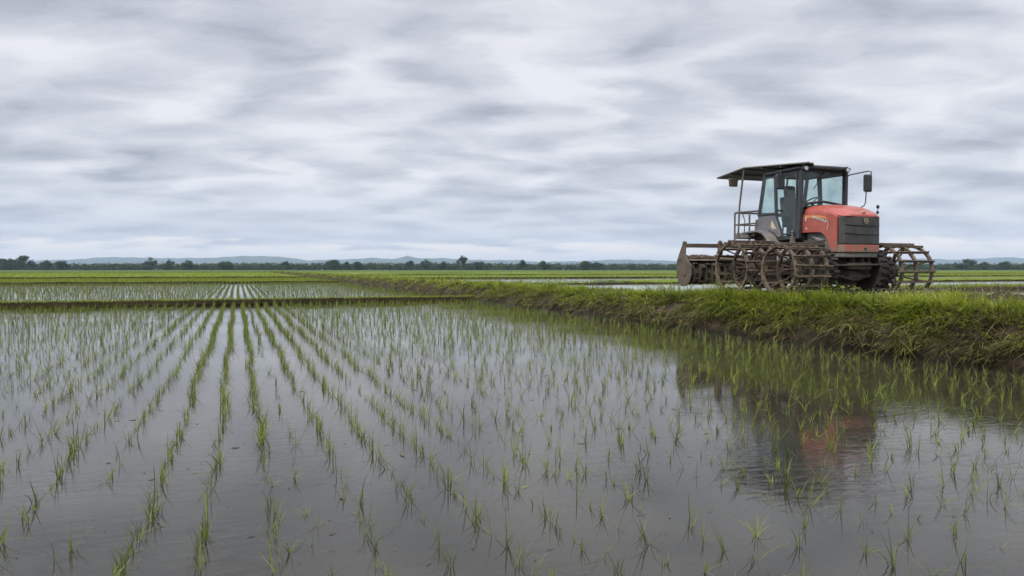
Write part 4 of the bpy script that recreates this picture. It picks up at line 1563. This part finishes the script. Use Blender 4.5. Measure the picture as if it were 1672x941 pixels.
xn, xf = XC - 0.68, XC + 0.64
top = [(xn, 11.82), (xn, 13.8), (xn, 14.76), (xf, 14.76), (xf, 13.8), (xf, 13.05), (xn + 0.16, 11.82)]
vt = [mb.b.verts.new((x, y, can_z(y) + 0.012)) for x, y in top]
vb = [mb.b.verts.new((x, y, can_z(y) - 0.014)) for x, y in top]
for f_ in ((1, 2, 3, 4), (0, 1, 4, 5, 6)):
    mb.b.faces.new([vt[k_] for k_ in f_])
    mb.b.faces.new([vb[k_] for k_ in reversed(f_)])
for k_ in range(7):
    mb.b.faces.new((vt[k_], vb[k_], vb[(k_ + 1) % 7], vt[(k_ + 1) % 7]))
can = part(mb, 'canopy', 'canopy')
mb = MB()
mb.tube([(xn, 11.78, can_z(11.82) + 0.0), (xn, 13.8, can_z(13.8)), (xn, 14.78, can_z(14.76))], 0.019, 7)
mb.tube([(xn, 14.77, can_z(14.76)), (xf, 14.77, can_z(14.76))], 0.022, 7)
mb.tube([(xf, 13.05, can_z(13.05)), (xf, 13.8, can_z(13.8)), (xf, 14.77, can_z(14.76))], 0.019, 7)
for y in (12.6, 13.2, 13.8, 14.3):
    x1 = xf if y > 13.0 else xn + 0.16 + (xf - xn - 0.16) * (y - 11.82) / 1.23
    mb.bar((xn, y, can_z(y) - 0.032), (x1, y, can_z(y) - 0.032), 0.03, 0.03)
part(mb, 'canopy_frame', 'rail', can)
for x in (xn + 0.03, xf - 0.03):
    mb = MB()
    mb.tube([(x, 13.84, 3.54), (x, 13.98, 2.75), (x, 14.02, 2.06)], 0.021, 8)
    part(mb, 'canopy_post', 'rail', can)

# mirrors
mb = MB()
mb.box((0, 0, 0), (0.19, 0.07, 0.36))
for v_ in mb.b.verts:
    v_.co += Vector((XC + 0.70, 11.62, 3.06))
mf = part(mb, 'mirror', 'black', bevel=0.03)
mb = MB()
mb.tube([(XC + 0.6, 12.08, 3.24), (XC + 0.62, 12.0, 3.275), (XC + 0.76, 11.68, 3.315), (XC + 0.785, 11.62, 3.30), (XC + 0.785, 11.62, 3.1)], 0.013, 7)
mb.tube([(XC + 0.68, 11.64, 2.9), (XC + 0.67, 11.64, 2.68), (XC + 0.62, 11.63, 2.60), (XC + 0.5, 11.62, 2.55)], 0.012, 7)
part(mb, 'mirror_arm', 'frame', mf)
mb = MB()
mb.box((XC + 0.70, 11.66, 3.06), (0.155, 0.008, 0.31))
part(mb, 'mirror_glass', 'mirror', mf, bevel=0.003)
mb = MB()
mb.box((XC - 0.76, 12.52, 3.13), (0.21, 0.08, 0.32))
mn = part(mb, 'mirror', 'frame', bevel=0.025)
mb = MB()
mb.tube([(XC - 0.62, 12.6, 3.34), (XC - 0.74, 12.52, 3.37), (XC - 0.75, 12.52, 3.28)], 0.014, 7)
part(mb, 'mirror_arm', 'frame', mn)
mb = MB()
mb.box((XC - 0.76, 12.564, 3.13), (0.17, 0.008, 0.27))
part(mb, 'mirror_glass', 'mirror', mn, bevel=0.003)
mb = MB()
mb.prism([(XC - 0.86, 3.38), (XC - 0.62, 3.38), (XC - 0.64, 3.19), (XC - 0.84, 3.19)], 1, 14.06, 14.13)
mr = part(mb, 'rear_mirror', 'olive', bevel=0.02)
mb = MB()
mb.tube([(XC - 0.64, 14.09, 3.34), (XC - 0.6, 13.98, 3.36), (XC - 0.645, 13.9, 3.24)], 0.012, 6)
part(mb, 'mirror_arm', 'frame', mr)
mb = MB()
mb.tube([(XC + 0.45, 11.14, 2.38), (XC + 0.46, 11.13, 2.5)], 0.007, 6)
mb.ball((XC + 0.45, 11.13, 2.42), 0.03)
mb.ball((XC + 0.445, 11.12, 2.53), 0.04, (1, 0.6, 1))
part(mb, 'nose_mirror', 'black')


# -- cage wheels
def cage_wheel(name, x_out, sgn, Y, z, Rw, W, nsl, hub_in):
    """axle along X; x_out = outer rim plane, sgn = +1 when the outside is +X. Modelled round its own axle centre"""
    xc0 = x_out - sgn * W / 2
    w = bpy.data.objects.new(name, None)
    col.objects.link(w)
    w.parent = tr
    lp = TINV @ Vector((xc0, Y, z))
    w.location = lp
    # local axes of the tractor: x forward (-Y), y = +X.  Model with axle along y.
    out_ = sgn * W / 2
    for j, f in enumerate((1.0, 0.05, -0.82)):
        mb = MB()
        mb.ring((0, out_ * f, 0), 1, Rw - 0.012, Rw - 0.062, 0.062 if j else 0.055, 44, 0.008)
        for k_ in range(26):
            a = k_ / 26 * 2 * math.pi + random.uniform(-0.06, 0.06)
            if random.random() < (0.9 if j == 0 else 0.4):
                mb.ball((math.cos(a) * (Rw - 0.02), out_ * f + random.uniform(-0.02, 0.02), math.sin(a) * (Rw - 0.02)), random.uniform(0.012, 0.026), (1, 1, 1), 1, 0.006)
        mb.build('rim', M['steel'], w)
    ph = random.uniform(0, 0.4)
    for k_ in range(nsl):
        a = ph + k_ / nsl * 2 * math.pi
        mb = MB()
        ext0, ext1 = random.uniform(0.03, 0.07), random.uniform(0.0, 0.07)
        rr = Rw - 0.004 + random.uniform(-0.006, 0.006)
        tw = random.uniform(-0.025, 0.025)
        p0 = Vector((math.cos(a + tw) * rr, out_ + sgn * ext0, math.sin(a + tw) * rr))
        p1 = Vector((math.cos(a - tw) * rr, -out_ - sgn * ext1 * 0.5, math.sin(a - tw) * rr))
        n_ = Vector((math.cos(a), 0, math.sin(a)))
        mb.bar(p0, p1, 0.05, 0.014, up=n_)
        mb.bar(p0 + n_ * 0.018, p1 + n_ * 0.018, 0.012, 0.04, up=n_)
        for q_ in range(4):                       # caked mud on the bar
            t = random.random()
            mb.ball(p0.lerp(p1, t) + n_ * 0.012, random.uniform(0.014, 0.03), (1, 2.0, 1), 1, 0.006)
        mb.build('tread_bar', M['steel'], w)
    # inner rubber wheel, added to put darkness behind the cage bars; caked with mud
    mb = MB()
    rt = Rw * 0.74
    ty = -out_ * 1.02
    mb.tube([(0, ty + sgn * q_, 0) for q_ in (0.02, 0.0, -0.06, -0.24, -0.30, -0.28)], [rt * 0.62, rt * 0.93, rt, rt, rt * 0.93, rt * 0.6], 30)
    for k_ in range(20):
        a = k_ / 20 * 2 * math.pi
        for hs in (-1, 1):
            q_ = -0.15 + hs * 0.075
            mb.box((math.cos(a + hs * 0.08) * rt, ty + sgn * q_, math.sin(a + hs * 0.08) * rt), (0.07, 0.14, 0.045), Matrix.Rotation(-a, 3, 'Y'))
    mb.jitter(0.012, 9)
    mb.build('tyre_dark_fill', M['tyre_dark_fill'], w)
    yh = -sgn * W * hub_in
    mb = MB()
    mb.tube([(0, yh - sgn * 0.12, 0), (0, yh - sgn * 0.02, 0), (0, yh + sgn * 0.02, 0), (0, yh + sgn * 0.07, 0), (0, yh + sgn * 0.10, 0)], [0.1, 0.17, 0.17, 0.13, 0.06], 18)
    mb.tube([(0, yh + sgn * 0.08, 0), (0, out_ * 0.72, 0)], 0.026, 10)
    for k_ in range(6):
        a = k_ / 6 * 2 * math.pi
        mb.ball((math.cos(a) * 0.11, yh + sgn * 0.06, math.sin(a) * 0.11), 0.02, (1, 1, 1), 1)
    mb.build('hub', M['rust_shade'], w)
    for k_ in range(7):
        a = k_ / 7 * 2 * math.pi + 0.2
        for f, h_ in ((1.0, 0.5), (0.05, 0.15), (-0.82, 0.0)):
            if (k_ % 2 and f > 0.5) or (k_ % 2 == 0 and 0 < f < 0.5):
                continue
            mb = MB()
            p0 = Vector((math.cos(a) * 0.12, yh, math.sin(a) * 0.12))
            p1 = Vector((math.cos(a + 0.22 * f) * (Rw - 0.05), out_ * f, math.sin(a + 0.22 * f) * (Rw - 0.05)))
            mid_ = p0.lerp(p1, 0.5) + Vector((0, -sgn * 0.05 * f, 0))
            mb.tube([p0, mid_, p1], [0.02, 0.017, 0.015], 6)
            mb.jitter(0.01, 9)
            mb.build('spoke', M['rust_shade'], w)
    return w


cage_wheel('front_wheel', XC - 1.72, -1, 11.40, 1.285, 0.50, 0.80, 16, 0.12)
cage_wheel('front_wheel', XC + 1.66, 1, 11.40, 1.26, 0.535, 0.88, 16, 0.12)
cage_wheel('rear_wheel', XC - 1.70, -1, 12.86, 1.325, 0.555, 0.95, 18, 0.1)
cage_wheel('rear_wheel', XC + 1.70, 1, 12.86, 1.325, 0.555, 0.95, 18, 0.1)

# -- plastic jug wedged behind the rear axle
mb = MB()
mb.box((XC - 0.72, 12.45, 1.575), (0.2, 0.16, 0.19))
mb.tube([(XC - 0.72, 12.45, 1.66), (XC - 0.72, 12.45, 1.71)], 0.03, 8)
part(mb, 'tool_box', 'jug', bevel=0.035)

# ------------------------------------------------------------------ rotary tiller hitched behind
rt_ = bpy.data.objects.new('rotary_tiller', None)
col.objects.link(rt_)
TX0, TX1, TY = 10.03, 12.75, 15.08
rt_.location = ((TX0 + TX1) / 2, TY, 0.85)
setp(rt_, 'wide mud caked rotary tiller hitched behind the red tractor', 'tiller')
TI = Matrix.Translation(-Vector(rt_.location))


def tpart(mb, name, mat, parent=None, **kw):
    return mb.build(name, M[mat], parent or rt_, mtx=TI, **kw)


plate_poly = [(15.02, 1.95), (15.13, 1.97), (15.17, 1.86), (15.30, 1.66), (15.38, 1.5), (15.40, 1.25), (15.34, 1.02), (15.2, 0.88), (15.0, 0.90), (14.86, 0.99), (14.78, 1.18), (14.80, 1.40), (14.95, 1.52), (15.04, 1.68)]
for (x, n_) in ((TX0, 1), (TX1, -1)):
    mb = MB()
    mb.prism(plate_poly, 0, x, x + n_ * 0.035)
    sp_ = tpart(mb, 'side_plate', 'plate', bevel=0.008)
    mb = MB()
    mb.box((x - n_ * 0.008, 15.27, 1.53), (0.02, 0.1, 0.03))
    mb.tube([(x - n_ * 0.015, 15.06, 1.2), (x + n_ * 0.05, 15.06, 1.2)], 0.07, 12)
    mb.tube([(x - n_ * 0.02, 15.07, 1.93), (x + n_ * 0.05, 15.07, 1.93)], 0.035, 10)
    tpart(mb, 'bearing_cap', 'steel', sp_)
mb = MB()
mb.box(((TX0 + TX1) / 2, 15.07, 1.865), (TX1 - TX0, 0.10, 0.095))
mb.jitter(0.006, 7)
tpart(mb, 'cross_tube', 'plate', bevel=0.012)
for x in (11.02, 11.75):
    mb = MB()
    mb.box((x, 15.02, 1.74), (0.10, 0.09, 0.42))
    mb.ball((x, 15.02, 1.95), 0.05)
    mb.bar((x - 0.14, 15.02, 1.58), (x - 0.04, 15.02, 1.8), 0.02)
    tpart(mb, 'upright', 'steel', bevel=0.01)
mb = MB()
mb.tube([(x, 15.05, 1.57 + random.uniform(-0.01, 0.01)) for x in np.linspace(TX0 + 0.05, TX1 - 0.05, 30)], [0.062 + random.uniform(-0.012, 0.018) for _ in range(30)], 10)
for k_ in range(12):
    mb.ball((random.uniform(TX0 + 0.1, TX1 - 0.1), 15.03, 1.63), random.uniform(0.015, 0.03), (1, 1, 1.2), 1, 0.006)
mb.jitter(0.01, 10)
tpart(mb, 'tool_bar', 'steel')
mb = MB()
n_ = 34
rings = []
for x in np.linspace(TX0 + 0.05, TX1 - 0.05, n_):
    r_ = []
    for k_ in range(10):
        a = 2 * math.pi * k_ / 10
        rr = 0.2 + 0.02 * mnoise.noise(Vector((x * 5, a, 0)))
        r_.append((x, 15.06 + rr * math.cos(a), 1.2 + rr * math.sin(a)))
    rings.append(r_)
mb.loft(rings, close=True)
tpart(mb, 'rotor_drum', 'mudcake')
nb = 15
for k_ in range(nb):
    x = TX0 + 0.12 + (TX1 - TX0 - 0.24) * k_ / (nb - 1)
    a0 = random.uniform(0, 1.0)
    mb = MB()
    poly = []
    for j in range(8):
        a = a0 + j / 8 * 2 * math.pi
        rr = 0.31 if j % 2 == 0 else 0.27
        poly.append((15.06 + rr * math.cos(a), 1.2 + rr * math.sin(a)))
    mb.prism(poly, 0, x - 0.012, x + 0.012)
    for j in range(4):
        a = a0 + j / 4 * 2 * math.pi
        c = Vector((x + 0.055, 15.06 + 0.29 * math.cos(a), 1.2 + 0.29 * math.sin(a)))
        mb.box(c, (0.14, 0.10, 0.02), Matrix.Rotation(a + math.pi / 2, 3, 'X'))
    mb.jitter(0.018, 8)
    tpart(mb, 'rotor_blade', 'rust_shade')
mb = MB()
mb.prism([(14.86, 1.50), (14.95, 1.54), (15.2, 1.53), (15.36, 1.40), (15.33, 1.38), (15.18, 1.49), (14.95, 1.50)], 0, TX0 + 0.04, TX1 - 0.04)
mb.jitter(0.006, 6)
tpart(mb, 'rotor_hood', 'plate')
mb = MB()
mb.tube([(XC - 0.25, 13.35, 1.45), (XC - 0.5, 14.95, 1.55)], 0.035, 8)
mb.tube([(XC + 0.25, 13.35, 1.45), (XC + 0.5, 14.95, 1.55)], 0.035, 8)
mb.tube([(XC, 13.3, 1.8), (XC, 15.0, 1.86)], 0.03, 8)
tpart(mb, 'hitch_arm', 'steel')

# ------------------------------------------------------------------ render settings that belong to the scene
sc.cycles.use_denoising = True
sc.cycles.max_bounces = 10
sc.cycles.transparent_max_bounces = 24
sc.cycles.volume_bounces = 1
sc.cycles.caustics_reflective = False
sc.cycles.caustics_refractive = False
